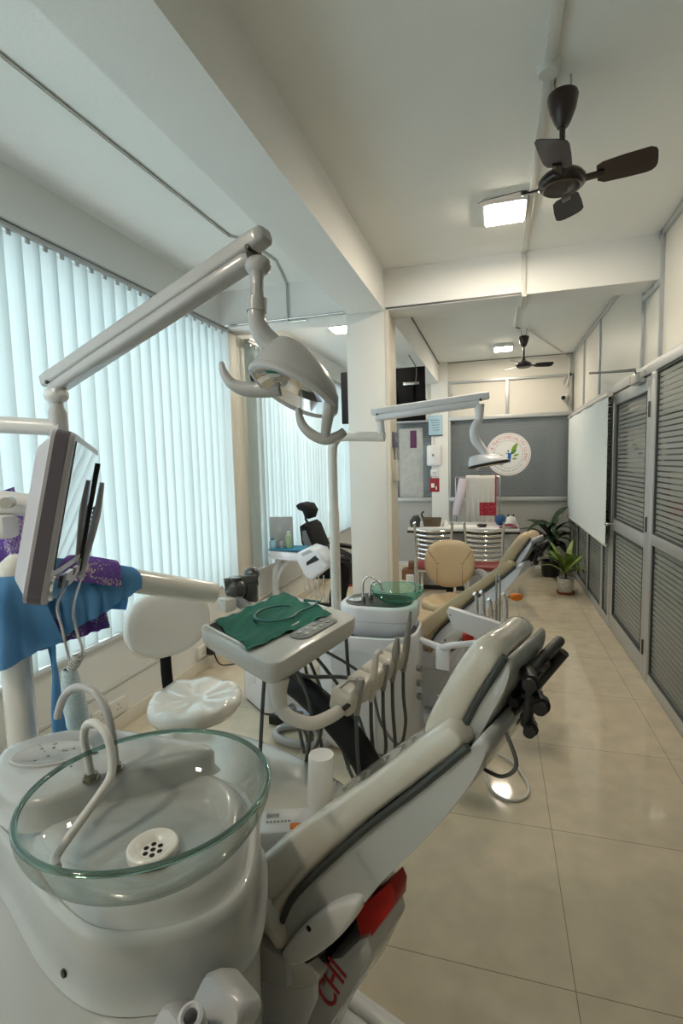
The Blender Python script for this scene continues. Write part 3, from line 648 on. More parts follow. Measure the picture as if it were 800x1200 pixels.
b = BM(); cyl(b, Vector((-0.438, 1.375, 0.80))+hs*0.025-hd*0.006, Vector((-0.438, 1.375, 0.80))+hs*0.025+hd*0.02, 0.008, seg=12); obj('port', b, M['black'], blk)
hp = [(0.12, 0.10, 0.013, 'cap'), (0.33, 0.12, 0.010, 'syr'), (0.52, 0.05, 0.012, 'x'), (0.68, 0.17, 0.013, 'hp'), (0.88, 0.24, 0.012, 'hp2')]
for f_, L, r, kd in hp:
    p = Vector((-0.438, 1.385, 0.80))+hd*hl*f_ + hs*0.034
    up = (Vector((0.02, 0.02, 1.0))+hs*0.12).normalized()
    b = BM(); a0 = p-up*0.05
    if kd == 'cap': tube(b, [a0, p+up*0.035, p+up*0.05, p+up*0.065], [0.010, 0.013, 0.016, 0.013], 14); tube(b, [p+up*0.055, p+up*0.058+Vector((-0.03, -0.01, 0)), p+up*0.045+Vector((-0.055, -0.02, -0.008))], 0.003, 8)
    elif kd == 'syr': tube(b, [a0, p+up*0.06, p+up*0.105, p+up*0.115+Vector((0.012, 0.01, 0))], [0.010, 0.011, 0.009, 0.010], 14)
    elif kd == 'x': tube(b, [a0, p+up*0.03, p+up*0.04], [0.010, 0.011, 0.008], 14)
    elif kd == 'hp': tube(b, [a0, p+up*0.03, p+up*0.055, p+up*0.08, p+up*0.105], [0.009, 0.012, 0.015, 0.012, 0.007], 14)
    else: tube(b, [a0, p+up*0.05, p+up*0.09, p+up*0.12, p+up*0.15, p+up*0.17], [0.010, 0.013, 0.011, 0.0085, 0.006, 0.004], 14)
    hpo = obj('handpiece', b, M['handpiece'] if kd != 'syr' else M['creamholder'], tr)
    q = a0+Vector((0, 0, 0.002)); b = BM(); sag = 0.30+0.05*math.sin(f_*20)
    tube(b, [q, q+Vector((0.0, 0.0, -0.10)), q+Vector((0.004, 0.01, -sag*0.8)), q+Vector((-0.03, 0.06, -sag-0.06)), q+Vector((-0.12, 0.16, -sag-0.04)), q+Vector((-0.20, 0.22, -sag+0.12)), Vector((-0.68, 1.70, 0.875))], 0.0062, 8, smooth=5); obj('hose', b, M['hose'], hpo)
for pts in ([(-0.70, 1.45, 0.875), (-0.72, 1.45, 0.7), (-0.74, 1.46, 0.5), (-0.73, 1.46, 0.35)], [(-0.52, 1.75, 0.875), (-0.515, 1.75, 0.75), (-0.50, 1.74, 0.55), (-0.51, 1.70, 0.4)],
            [(-0.64, 1.45, 0.87), (-0.60, 1.55, 0.80), (-0.50, 1.66, 0.76), (-0.40, 1.70, 0.72)], [(-0.60, 1.45, 0.87), (-0.57, 1.50, 0.70), (-0.62, 1.52, 0.45), (-0.72, 1.6, 0.35)], [(-0.66, 1.5, 0.87), (-0.58, 1.62, 0.62), (-0.66, 1.66, 0.42), (-0.80, 1.7, 0.33)]):
    b = BM(); tube(b, pts, 0.0068, 8, smooth=6); obj('supply_hose', b, M['hose'], tr)
# cloth in the tray
cl = [TA[0]+e1*0.035+e2*0.06, TA[0]+e1*0.345+e2*0.015, TA[3]+e1*0.395-e2*0.06, TA[3]+e1*0.03-e2*0.02]
def clf(u, v):
    p = (cl[0]*(1-u)+cl[1]*u)*(1-v)+(cl[3]*(1-u)+cl[2]*u)*v
    z = 0.9605+0.004*math.sin(u*9+v*4)*math.sin(v*11+1)+0.0025*math.sin(u*31+v*17)
    e = min(u, 1-u, v, 1-v)
    if e < 0.03: z += 0.003*math.sin(u*25+v*33)
    if u > 0.93: z -= 0.002
    return (p.x+0.004*math.sin(v*13), p.y+0.005*math.sin(u*11), z)
b = BM(); grid(b, clf, 44, 44); solid(b, 0.0018)
tag(obj('tray_cloth', b, mat('green_cotton', (0.008, 0.135, 0.095), 0.8, noise=0.25, nscale=30, bump=0.4, bscale=250), angle=80), 'dark green cotton cloth spread in the instrument tray', 'cloth')
ct = tc+Vector((-0.02, 0.03, 0.97)); pts = []
for i in range(12): a = 2*math.pi*i/11*0.82+1.4; pts.append((ct.x+0.075*math.cos(a), ct.y+0.10*math.sin(a), 0.9705))
pts += [(ct.x+0.10, ct.y+0.13, 0.972), (ct.x+0.085, ct.y+0.17, 0.974)]
b = BM(); tube(b, pts, 0.0042, 8, smooth=4); cyl(b, (ct.x+0.04, ct.y+0.17, 0.975), (ct.x+0.11, ct.y+0.16, 0.975), 0.006, 0.004, 10)
tag(obj('scaler_cable', b, mat('teal_grey_tube', (0.03, 0.16, 0.15), 0.35), angle=60), 'coiled thin grey-green tube lying on the green cloth', 'tube')

# ---------------------------------------------------------------- dental chairs
def sp(a, b_): return a+b_
def make_chair(O, ang, label, lea, shell, near, lean=0.0, dz=0.0):
    """local frame: x towards the head, y away from the camera side, z up"""
    t = thing('dental_chair', label, 'dental chair', (O[0], O[1], 0), ang)
    hx, hz = 0.06, 0.50
    def T(s, z):                         # back parts lean about the hinge
        c, s_ = math.cos(lean), math.sin(lean); return (hx+(s-hx)*c+(z-hz)*s_, hz-(s-hx)*s_+(z-hz)*c+dz)
    # backrest cushion: section polygon along x-z, lofted across y with rounded flanks
    cush = [(-0.035, 0.41), (-0.055, 0.465), (-0.045, 0.52), (-0.01, 0.58), (0.04, 0.635), (0.09, 0.685), (0.17, 0.763), (0.27, 0.858), (0.35, 0.938), (0.43, 1.02),
            (0.47, 1.045), (0.500, 1.015), (0.425, 0.932), (0.33, 0.832), (0.245, 0.732), (0.13, 0.585), (0.09, 0.51), (0.06, 0.44), (0.01, 0.395)]
    pp = spline([(x, 0, z) for x, z in cush], 3, closed=True)
    cx = sum(p.x for p in pp)/len(pp); cz = sum(p.z for p in pp)/len(pp)
    def mid(p):                           # spine point near p for the rounding
        return p
    # spine of the cushion
    spine = [(0.008, 0.43), (0.008, 0.49), (0.035, 0.55), (0.10, 0.63), (0.20, 0.745), (0.30, 0.845), (0.38, 0.93), (0.45, 1.005), (0.475, 1.025)]
    def near_spine(p):
        best = None
        for a, c in zip(spine, spine[1:]):
            a = Vector((a[0], a[1])); c = Vector((c[0], c[1])); q = Vector((p.x, p.z)); d = c-a
            s = max(0, min(1, (q-a).dot(d)/d.dot(d))); m = a+d*s
            if best is None or (m-q).length < best[0]: best = ((m-q).length, m)
        return best[1]
    rings = []
    W0, W1 = 0.10, 0.48
    prof = [(0.0, 0.62), (0.008, 0.84), (0.026, 0.98), (0.055, 1.03), (0.10, 0.93), (0.15, 0.80), (0.185, 0.78)]
    ys = [(W0+a, k1) for a, k1 in prof] + [(W1-a, k1) for a, k1 in prof[::-1]]
    for y, k1 in ys:
        r = []
        for p in pp:
            m = near_spine(p); q = m+(Vector((p.x, p.z))-m)*k1; s, z = T(q.x, q.y); 
            # the upper back narrows towards the head
            f_ = max(0, min(1, (q.y-0.6)/0.5)); yc = (W0+W1)/2; r.append((s, yc+(y-yc)*(1-0.22*f_), z))
        rings.append(r)
    b = BM(); loft(b, rings); obj('backrest_cushion', b, lea, t, angle=75, local=True)
    # dark piping + shell below it
    low = [(0.062, 0.43), (0.088, 0.505), (0.13, 0.58), (0.248, 0.728), (0.335, 0.828), (0.43, 0.93), (0.505, 1.01), (0.53, 1.045), (0.545, 1.03), (0.525, 0.975), (0.475, 0.89), (0.41, 0.795), (0.34, 0.70), (0.27, 0.59), (0.20, 0.505), (0.13, 0.43), (0.09, 0.40), (0.065, 0.40)]
    lp = spline([(x, 0, z) for x, z in low], 3, closed=True); lx = sum(p.x for p in lp)/len(lp); lz = sum(p.z for p in lp)/len(lp)
    def slab(y0, y1, infl, drop=0.0, k0=0.97):
        rr = []
        for y, k1 in ((y0, k0), (y0+0.012, 1.0), (y1-0.012, 1.0), (y1, k0)):
            r = []
            for p in lp:
                a = lx+(p.x-lx)*k1; c = lz+(p.z-lz)*k1; s, z = T(a, c); f_ = max(0, min(1, (c-0.6)/0.5)); r.append((s, 0.29+(y-0.29)*(1-0.2*f_), z))
            rr.append(r)
        return rr
    b = BM(); loft(b, slab(0.108, 0.472, 0.0, 0.0)); bs = obj('backrest_shell', b, shell, t, angle=60, local=True)
    pl = [(0.058, 0.43), (0.086, 0.503), (0.128, 0.578), (0.248, 0.728), (0.335, 0.828), (0.43, 0.93), (0.508, 1.02)]
    for side in (-1, 1):
        b = BM(); tube(b, [(T(s, z)[0], 0.29+side*0.184*(1-0.20*max(0, min(1, (z-0.6)/0.5))), T(s, z)[1]) for s, z in pl], 0.0072, 8, smooth=3); obj('piping', b, M['stripe'], bs, local=True)
    # hinge disc cover
    dsc = [(0.080, 0.405), (0.10, 0.445), (0.14, 0.505), (0.19, 0.57), (0.245, 0.625), (0.29, 0.655), (0.30, 0.64), (0.275, 0.59), (0.23, 0.525), (0.17, 0.455), (0.115, 0.405)]
    r0 = spline([(x, 0, z) for x, z in dsc], 3, closed=True); b = BM(); mx_ = sum(p.x for p in r0)/len(r0); mz = sum(p.z for p in r0)/len(r0)
    loft(b, [[(T(mx_+(p.x-mx_)*k1, mz+(p.z-mz)*k1)[0], y, T(mx_+(p.x-mx_)*k1, mz+(p.z-mz)*k1)[1]) for p in r0] for y, k1 in ((0.12, 1.0), (0.098, 1.0), (0.090, 0.93), (0.088, 0.8))])
    ds = obj('hinge_cover', b, M['plastic'], t, angle=60, local=True)
    b = BM(); s, z = T(0.175, 0.535); lathe(b, [(0, 0), (0.006, 0), (0.006, 0.003), (0, 0.003)], mtx=look((s, 0.089, z), (0, -1, 0)), seg=12); obj('screw', b, M['black'], ds, local=True)
    # headrest: cushion, shell, piping
    def hb(pts, ya, yb, k, rnd):
        P_ = spline([(x, 0, z) for x, z in pts], 3, closed=True); mx2 = sum(p.x for p in P_)/len(P_); mz2 = sum(p.z for p in P_)/len(P_); rr = []
        for a, k1 in rnd:
            rr.append([(T(mx2+(p.x-mx2)*k1, mz2+(p.z-mz2)*k1)[0], ya+a if a >= 0 else yb+a, T(mx2+(p.x-mx2)*k1, mz2+(p.z-mz2)*k1)[1]) for p in P_])
        return rr
    hc = [(0.412, 0.955), (0.397, 0.975), (0.405, 1.02), (0.450, 1.11), (0.482, 1.165), (0.508, 1.192), (0.533, 1.192), (0.550, 1.172), (0.535, 1.14), (0.505, 1.085), (0.475, 1.02), (0.445, 0.962)]
    b = BM(); loft(b, hb(hc, 0.17, 0.38, 1, ((0.0, 0.70), (0.006, 0.88), (0.02, 1.0), (0.045, 1.03), (0.12, 0.96), (-0.12, 0.96), (-0.045, 1.0), (-0.02, 0.96), (-0.006, 0.82), (-0.0001, 0.6)))); h = obj('headrest', b, lea, t, angle=75, local=True)
    hs_ = [(0.452, 0.965), (0.480, 1.02), (0.510, 1.085), (0.540, 1.14), (0.558, 1.172), (0.568, 1.165), (0.562, 1.13), (0.54, 1.08), (0.512, 1.02), (0.482, 0.966)]
    b = BM(); loft(b, hb(hs_, 0.178, 0.372, 1, ((0.0, 0.9), (0.01, 1.0), (-0.01, 1.0), (-0.0001, 0.9)))); obj('headrest_shell', b, shell, h, local=True, angle=60)
    b = BM(); tube(b, [(T(s, z)[0], 0.176, T(s, z)[1]) for s, z in ((0.444, 0.958), (0.478, 1.02), (0.508, 1.085), (0.538, 1.14), (0.556, 1.175))], 0.0062, 8, smooth=3); obj('piping', b, M['stripe'], h, local=True)
    # black adjusting mechanism behind the headrest
    b = BM()
    def P3(s, y, z): a = T(s-0.018, z-0.050); y += 0.085; return (a[0], y, a[1])
    for y in (0.20, 0.235): tube(b, [P3(0.535, y, 1.055), P3(0.560, y, 1.115), P3(0.598, y, 1.175)], [0.010, 0.011, 0.012], 8)
    cyl(b, P3(0.590, 0.15, 1.175), P3(0.590, 0.36, 1.175), 0.011, seg=12)
    cyl(b, P3(0.565, 0.16, 1.115), P3(0.565, 0.34, 1.115), 0.009, seg=12)
    cyl(b, P3(0.552, 0.18, 1.08), P3(0.60, 0.18, 1.135), 0.008, seg=10)
    cyl(b, P3(0.540, 0.26, 1.06), P3(0.625, 0.26, 1.19), 0.010, seg=10)
    obj('adjuster_frame', b, M['black'], h, local=True)
    for (s, z, y0_, y1_, r) in ((0.612, 1.180, 0.11, 0.15, 0.014), (0.632, 1.150, 0.10, 0.13, 0.014), (0.612, 1.100, 0.11, 0.15, 0.012)):
        b = BM(); cyl(b, P3(s-0.02, y1_, z), P3(s, y0_, z), r, seg=18); cyl(b, P3(s-0.005, y0_+0.02, z), P3(s, y0_-0.012, z), r*0.8, seg=18); obj('knob', b, M['black'], h, local=True)
    b = BM(); cyl(b, P3(0.612, 0.12, 1.18), P3(0.600, 0.12, 1.10), 0.009, seg=10); obj('lever', b, M['black'], h, local=True)
    # black clamp between shell and headrest
    b = BM(); box(b, None, (0.05, 0.16, 0.05), mtx=Matrix.Translation(P3(0.528, 0.28, 1.055)) @ Matrix.Rotation(-0.9, 4, 'Y'), bevel=0.006); obj('clamp', b, M['black'], h, local=True)
    # seat with leg rest
    b = BM(); secs = [(0.10, 0.40, 0.44, 0.22, 0.28), (0.07, 0.44, 0.53, 0.20, 0.28), (0.0, 0.44, 0.545, 0.235, 0.295), (-0.18, 0.44, 0.545, 0.265, 0.30), (-0.38, 0.43, 0.555, 0.275, 0.30), (-0.55, 0.42, 0.56, 0.255, 0.30), (-0.70, 0.40, 0.545, 0.225, 0.30), (-0.85, 0.36, 0.50, 0.20, 0.30), (-1.0, 0.31, 0.445, 0.185, 0.30), (-1.10, 0.29, 0.41, 0.165, 0.30), (-1.14, 0.31, 0.37, 0.13, 0.30)]
    rr = []
    for s, z0, z1, hw, yc in secs:
        zc = (z0+z1)/2; hh = (z1-z0)/2; ring = []
        for k1 in range(28):
            a = 2*math.pi*k1/28; ca, sa = math.cos(a), math.sin(a)
            yy = hw*math.copysign(abs(ca)**0.45, ca); zz = hh*math.copysign(abs(sa)**0.6, sa); ring.append((s, yc+yy, zc+zz+dz))
        rr.append(ring)
    b = BM(); loft(b, rr); st = obj('seat', b, lea, t, angle=75, local=True, sub=1)
    b = BM(); rr = []
    for s, z0, z1, hw in ((0.10, 0.34, 0.42, 0.20), (0.0, 0.33, 0.455, 0.235), (-0.5, 0.33, 0.45, 0.25), (-0.72, 0.34, 0.43, 0.22)): rr.append([(s, 0.29+x, z0+(z1-z0)/2+y*(z1-z0)/2+dz) for x, y in rrect(hw, 1.0, 0.15 if hw > 0.15 else 0.1)])
    loft(b, rr); obj('seat_pan', b, shell, t, angle=50, local=True)
    b = BM(); bx(b, -1.0, -0.55, 0.14, 0.44, 0.25+dz, 0.30+dz, 0.02); tube(b, [(-0.9, 0.29, 0.30+dz), (-0.6, 0.29, 0.40+dz)], 0.04, 10); obj('leg_rest_frame', b, shell, t, local=True)
    # translucent flap under the hinge
    fl = [(0.07, 0.425), (0.0, 0.41), (-0.035, 0.37), (0.0, 0.325), (0.06, 0.31), (0.13, 0.345), (0.18, 0.41)]
    b = BM(); q = [Vector((s, 0.108, z+dz)) for s, z in fl]; q = spline([(v.x, v.y, v.z) for v in q], 3, closed=True); prism(b, q, (0, 0.34, 0), bevel=0.006); obj('hinge_boot', b, M['enamel'] if near else shell, t, local=True, angle=50)
    # swivel column, lift cover and base plate
    b = BM(); pts = [(-0.16, 0.02), (-0.10, 0.34), (0.18, 0.46), (0.235, 0.44), (0.30, 0.56), (0.345, 0.60), (0.345, 0.55), (0.22, 0.30), (0.12, 0.05)]
    pts = [(-0.14, 0.05), (-0.14, 0.33), (0.10, 0.35), (0.17, 0.36), (0.19, 0.44), (0.22, 0.46), (0.27, 0.53), (0.295, 0.555), (0.305, 0.52), (0.25, 0.39), (0.16, 0.22), (0.09, 0.05)]
    prism(b, [(s, 0.13, z+dz*(z/0.5)) for s, z in pts], (0, 0.14, 0), bevel=0.012); lc = obj('lift_cover', b, shell, t, local=True, angle=40)
    b = BM(); pts2 = [(-0.10, 0.05), (-0.12, 0.30), (0.06, 0.34), (0.13, 0.36), (0.165, 0.40), (0.16, 0.33), (0.10, 0.18), (0.03, 0.05)]
    prism(b, [(s, 0.118, z+dz*(z/0.5)) for s, z in pts2], (0, 0.012, 0), bevel=0.003); obj('side_cover', b, M['plastic'], lc, local=True)
    b = BM(); bx(b, 0.13, 0.18, 0.135, 0.30, 0.40+dz, 0.46+dz, 0.01); tube(b, [(0.15, 0.105, 0.44+dz), (0.20, 0.105, 0.50+dz)], 0.012, 8); obj('hinge_bracket', b, M['black'], t, local=True)
    b = BM(); prism(b, [(s, 0.14, z+dz) for s, z in ((0.255, 0.575), (0.345, 0.690), (0.355, 0.672), (0.352, 0.64), (0.275, 0.505))], (0, 0.05, 0), bevel=0.004); rd = obj('rear_panel', b, M['red'] if near else shell, t, local=True, label='red panel on the back of the lift cover' if near else None)
    b = BM(); bx(b, -0.62, 0.42, -0.02, 0.41, 0.0, 0.035, 0.012)
    for i in range(6): bx(b, -0.60, 0.405, 0.0+i*0.07, 0.04+i*0.07, 0.03, 0.045, 0.006)
    bpl = obj('base_plate', b, M['plastic'], t, local=True, angle=50)
    # armrests: the far one is down beside the back, black foam
    b = BM(); ar = [(-0.02, 0.60, 0.45), (-0.01, 0.60, 0.52), (-0.06, 0.60, 0.60), (-0.16, 0.60, 0.68), (-0.28, 0.60, 0.735), (-0.36, 0.60, 0.745)]
    if near:
        tube(b, [(s, y, z+dz) for s, y, z in ar], [0.030, 0.042, 0.048, 0.048, 0.045, 0.032], 16, smooth=5, sx=0.5, up=(0, 1, 0)) if False else tube(b, [(s, y, z+dz) for s, y, z in ar], [0.024, 0.028, 0.030, 0.030, 0.028, 0.018], 16, smooth=5, sx=1.9, up=(0, 1, 0)); obj('armrest', b, M['blackarm'], t, local=True, angle=70)
        b = BM(); box(b, (0.01, 0.585, 0.47), (0.07, 0.05, 0.10), bevel=0.01); obj('armrest_bracket', b, M['grey'], t, local=True)
    return t, T
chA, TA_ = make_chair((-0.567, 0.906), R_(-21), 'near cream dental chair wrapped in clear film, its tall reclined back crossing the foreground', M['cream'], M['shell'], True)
# lettering on the lift cover
lcov = [o for o in bpy.data.objects if o.name.startswith('lift_cover')][0]
g = BM()
dx, dz_ = (Vector((0.262, 0.50)) - Vector((0.185, 0.30))); L = math.hypot(dx, dz_)
X = WM['dental_chair'] @ Matrix(((0.077/L*1, 0.2/L*-1, 0, 0.198), (0, 0, 0, 0.1285), (0.2/L, 0.077/L, 0, 0.375), (0, 0, 0, 1)))
X = WM['dental_chair'] @ (Matrix.Translation((0.198, 0.1285, 0.385)) @ Matrix(((dx/L, -dz_/L, 0, 0), (0, 0, -1, 0), (dz_/L, dx/L, 0, 0), (0, 0, 0, 1))))
textbm(g, 'CHI', 0.075, X, 0.001); obj('lettering', g, M['redink'], lcov, label='red capital letters')
# thin cable loop under the headrest
g = BM(); Wc = WM['dental_chair']
tube(g, [Wc @ Vector(p) for p in ((0.55, 0.20, 1.03), (0.575, 0.18, 0.99), (0.55, 0.18, 0.96), (0.505, 0.2, 0.95))], 0.0035, 6, smooth=5)
obj('cable', g, M['darkwire'], chA)
# ================================================================ OPERATING LAMPS
def lamp_head(t, c, n, m, col, col2, scale=1.0, neck=None, big=True, hk=1.0):
    """oblong reflector head: c centre of the reflector face, n facing direction, m long axis"""
    n = Vector(n).normalized(); m = Vector(m); m = (m-n*m.dot(n)).normalized(); q = n.cross(m)
    c = Vector(c)
    def P(a, b_, h): return c+(m*a+q*b_-n*h*(hk if h > 0 else 1.0))*scale
    def er(a, b_, h, sh=0.0, N=40): return [P(sh+a*math.cos(2*math.pi*k/N), b_*math.sin(2*math.pi*k/N), h) for k in range(N)]
    b = BM(); loft(b, [er(0.094, 0.064, -0.004), er(0.101, 0.071, 0.0), er(0.105, 0.075, 0.012), er(0.101, 0.071, 0.030, -0.004), er(0.088, 0.062, 0.055, -0.014), er(0.066, 0.050, 0.078, -0.030), er(0.043, 0.037, 0.094, -0.045), er(0.022, 0.022, 0.100, -0.052)], caps=False)
    solid(b, 0.003) if False else None
    sh = obj('head_shell', b, col, t, angle=60)
    b = BM(); N = 40; rr = [er(0.094, 0.064, -0.004), er(0.088, 0.058, 0.004), er(0.074, 0.048, 0.016), er(0.050, 0.033, 0.027), er(0.022, 0.015, 0.032)]
    loft(b, rr, caps=False); v = b.verts.new(P(0, 0, 0.033)); b.verts.ensure_lookup_table(); last = b.verts[-1-N:-1]
    for k in range(N): b.faces.new((last[k], last[(k+1) % N], v))
    obj('reflector', b, M['chrome'], sh, angle=12)
    b = BM(); tube(b, [P(0.100*math.cos(a), 0.070*math.sin(a), 0.004) for a in [2*math.pi*i/48 for i in range(49)]], 0.0085*scale, 8); obj('lip', b, col2, sh)
    b = BM(); cyl(b, P(-0.045, 0, 0.004), P(-0.02, 0, 0.026), 0.006*scale, seg=10); obj('bulb_holder', b, M['steel'], sh)
    return P, sh
def spring_arm(t, p0, p1, w=0.056, h=0.066, col='plastic'):
    p0, p1 = Vector(p0), Vector(p1); d = (p1-p0); L = d.length; d.normalize(); s = Vector((0, 0, 1)).cross(d).normalized(); u = d.cross(s)
    X = Matrix(((d.x, s.x, u.x, p0.x), (d.y, s.y, u.y, p0.y), (d.z, s.z, u.z, p0.z), (0, 0, 0, 1)))
    b = BM(); t1 = bmesh.new(); loft(t1, [[(x, a, b_+h*0.24) for a, b_ in rrect(w/2*k, h*0.28*k, 0.010*k)] for x, k in ((-0.035, 0.7), (-0.028, 0.95), (-0.01, 1), (L+0.01, 1), (L+0.03, 0.95), (L+0.037, 0.7))]); bmesh.ops.transform(t1, matrix=X, verts=t1.verts); merge(b, t1)
    a = obj('spring_arm', b, M[col], t, angle=45)
    b = BM(); t1 = bmesh.new(); loft(t1, [[(x, a_, b_-h*0.235) for a_, b_ in rrect(w/2*0.985*k, h*0.262*k, 0.014*k)] for x, k in ((-0.01, 0.8), (0.0, 1), (L-0.035, 1), (L-0.02, 0.8))]); bmesh.ops.transform(t1, matrix=X, verts=t1.verts); merge(b, t1)
    obj('arm_underside', b, M[col], a, angle=45)
    b = BM(); cyl(b, X @ Vector((0.0, -w*0.52, 0.0)), X @ Vector((0.0, w*0.52, 0.0)), 0.006, seg=12); obj('pivot_screw', b, M['black'], a)
    b = BM(); cyl(b, X @ Vector((L-0.01, -w*0.52, 0.0)), X @ Vector((L-0.01, w*0.52, 0.0)), 0.006, seg=12); obj('pivot_screw', b, M['black'], a)
    return a
lm = thing('operating_lamp', 'big grey-white operating lamp with spring arm, oblong mirror reflector and two curled handles', 'dental lamp', (-1.75, 1.02, 0))
b = BM(); tube(b, [(-1.75, 1.02, 0.0), (-1.75, 1.02, 1.62), (-1.735, 1.025, 1.655), (-1.70, 1.04, 1.664), (-1.235, 1.248, 1.628)], 0.025, 20); obj('lamp_pole', b, M['plastic'], lm)
b = BM(); tube(b, [(-1.243, 1.246, 1.60), (-1.243, 1.246, 1.672), (-1.243, 1.246, 1.690), (-1.243, 1.246, 1.715)], [0.026, 0.026, 0.018, 0.018], 20); obj('post', b, M['greyshell'], lm)
b = BM(); ellipsoid(b, (-1.243, 1.246, 1.722), (0.034, 0.034, 0.024)); box(b, (-1.243, 1.246, 1.728), (0.06, 0.05, 0.03), rz=-0.2, bevel=0.012); obj('knuckle', b, M['plastic'], lm)
spring_arm(lm, (-1.262, 1.262, 1.762), (-0.535, 1.150, 2.005), 0.052, 0.068, 'greyshell')
b = BM(); ellipsoid(b, (-0.532, 1.148, 1.965), (0.032, 0.028, 0.024)); tube(b, [(-0.532, 1.146, 1.97), (-0.533, 1.142, 1.93), (-0.532, 1.136, 1.88), (-0.53, 1.13, 1.87)], [0.022, 0.015, 0.0165, 0.0165], 18, smooth=4); obj('drop_post', b, M['greyshell'], lm)
b = BM(); tube(b, [(-0.53, 1.131, 1.885), (-0.531, 1.128, 1.855)], 0.0235, 22); obj('collar', b, M['greyshell'], lm)
b = BM(); tube(b, [(-0.531, 1.128, 1.86), (-0.530, 1.126, 1.835), (-0.522, 1.13, 1.81), (-0.505, 1.14, 1.785), (-0.485, 1.145, 1.765)], [0.020, 0.021, 0.023, 0.026, 0.025], 20, smooth=5); obj('neck', b, M['greyshell'], lm)
n_ = Vector((-0.36, -0.44, -0.82)); m_ = Vector((0.84, 0.06, -0.50))
c_ = Vector((-0.442, 1.110, 1.668))
P, sh = lamp_head(lm, c_, n_, m_, M['greyshell'], M['greyshell'], 1.05)
# curled handles and the wing that carries them
def handle(pts, r): 
    b = BM(); tube(b, pts, r, 14, smooth=6); return obj('handle', b, M['greyshell'], lm, angle=70)
handle([P(-0.04, -0.050, 0.018), P(-0.085, -0.068, 0.004), P(-0.125, -0.075, -0.012), P(-0.160, -0.075, -0.014), P(-0.190, -0.070, 0.002), P(-0.204, -0.066, 0.020)], [0.020, 0.021, 0.018, 0.014, 0.010, 0.007])
handle([P(0.088, 0.02, 0.018), P(0.094, 0.005, -0.01), P(0.100, -0.02, -0.035), P(0.106, -0.034, -0.052)], [0.015, 0.014, 0.012, 0.010])
handle([P(0.022, -0.03, -0.02), P(0.045, -0.036, -0.046), P(0.075, -0.036, -0.058), P(0.108, -0.036, -0.056), P(0.128, -0.036, -0.036), P(0.136, -0.036, -0.020)], [0.007, 0.0105, 0.012, 0.012, 0.011, 0.010])
b = BM(); tube(b, [P(0.105*math.cos(a), 0.078*math.sin(a), 0.006) for a in [R_(d) for d in range(185, 350, 8)]], [0.006+0.008*math.sin(math.pi*i/20) for i in range(21)], 10); obj('wing', b, M['greyshell'], lm)
b = BM(); cyl(b, P(-0.098, -0.02, 0.06), P(-0.055, -0.03, 0.075), 0.017, seg=18); obj('side_knob', b, M['plastic'], lm)
b = BM(); cyl(b, P(-0.118, -0.055, 0.012), P(-0.100, -0.050, 0.022), 0.010, seg=14); obj('switch', b, M['black'], lm)

# ================================================================ MONITOR with camera wand
mo = thing('monitor', 'tilted lilac-white monitor on a bracket seen almost edge-on beside the window blind', 'monitor', (-1.62, 0.93, 0))
TL, BL, TR_, BR = Vector((-0.781, 0.822, 1.575)), Vector((-0.837, 0.772, 1.238)), Vector((-1.014, 1.147, 1.548)), Vector((-1.073, 1.098, 1.215))
wv = (TR_-TL).normalized(); hv = (TL-BL).normalized(); nv = hv.cross(wv); nv = nv if nv.dot(Vector((0.8, -0.8, 0))) > 0 else -nv; nv.normalize(); Wd = (TR_-TL).length; Hd = (TL-BL).length
def MP(u, v, d): return BL+(BR-BL)*u+(TL-BL)*v+nv*d
def mring(k, d, u0=0, u1=1, v0=0, v1=1, r=0.022):
    cx, cy = (u0+u1)/2, (v0+v1)/2; out = []
    for x, y in rrect((u1-u0)*Wd/2*k, (v1-v0)*Hd/2*k, r): out.append(MP(cx+x/Wd, cy+y/Hd, d))
    return out
b = BM(); loft(b, [mring(0.55, -0.075), mring(0.80, -0.068), mring(0.93, -0.045), mring(1.0, -0.040), mring(1.0, -0.006), mring(0.985, 0.0), mring(0.90, 0.0005)]); cs = obj('casing', b, M['lilac'], mo, angle=35)
b = BM(); loft(b, [mring(0.997, -0.034), mring(1.006, -0.033), mring(1.006, -0.010), mring(0.997, -0.009)], caps=False); obj('edge_band', b, M['dklilac'], cs)
b = BM(); loft(b, [mring(1.0, 0.001, 0.05, 0.95, 0.20, 0.955, 0.004), mring(0.995, 0.003, 0.05, 0.95, 0.20, 0.955, 0.004)]); obj('screen', b, mat('dark_screen_glass', (0.05, 0.06, 0.065), 0.03, spec=1.0, coat=1.0, coat_rough=0.02), mo, angle=30)
b = BM(); loft(b, [mring(1.0, 0.001, 0.03, 0.97, 0.02, 0.17, 0.02), mring(0.98, 0.006, 0.03, 0.97, 0.02, 0.17, 0.02)]); ch = obj('chin_panel', b, M['chrome'], mo, angle=30)
for i, (u, v, w_, h_, mm) in enumerate(((0.30, 0.10, 0.05, 0.03, 'phone'), (0.45, 0.12, 0.10, 0.012, 'plastic'), (0.6, 0.06, 0.12, 0.012, 'lilac'), (0.75, 0.10, 0.05, 0.02, 'plastic'))):
    b = BM(); loft(b, [[MP(u+x/Wd, v+y/Hd, d) for x, y in rrect(w_/2, h_/2, h_*0.3)] for d in (0.005, 0.010)]); obj('key', b, M[mm], ch)
b = BM(); tube(b, [MP(1.02, 0.0, 0.006), MP(1.035, 0.25, 0.012), MP(1.035, 0.5, 0.020), MP(1.02, 0.76, 0.020)], [0.010, 0.011, 0.010, 0.006], 14, smooth=4); wd = obj('camera_wand', b, M['lilac'], mo)
b = BM(); box(b, MP(1.0, 0.42, 0.0), (0.022, 0.03, 0.24), rz=0.9, bevel=0.006)
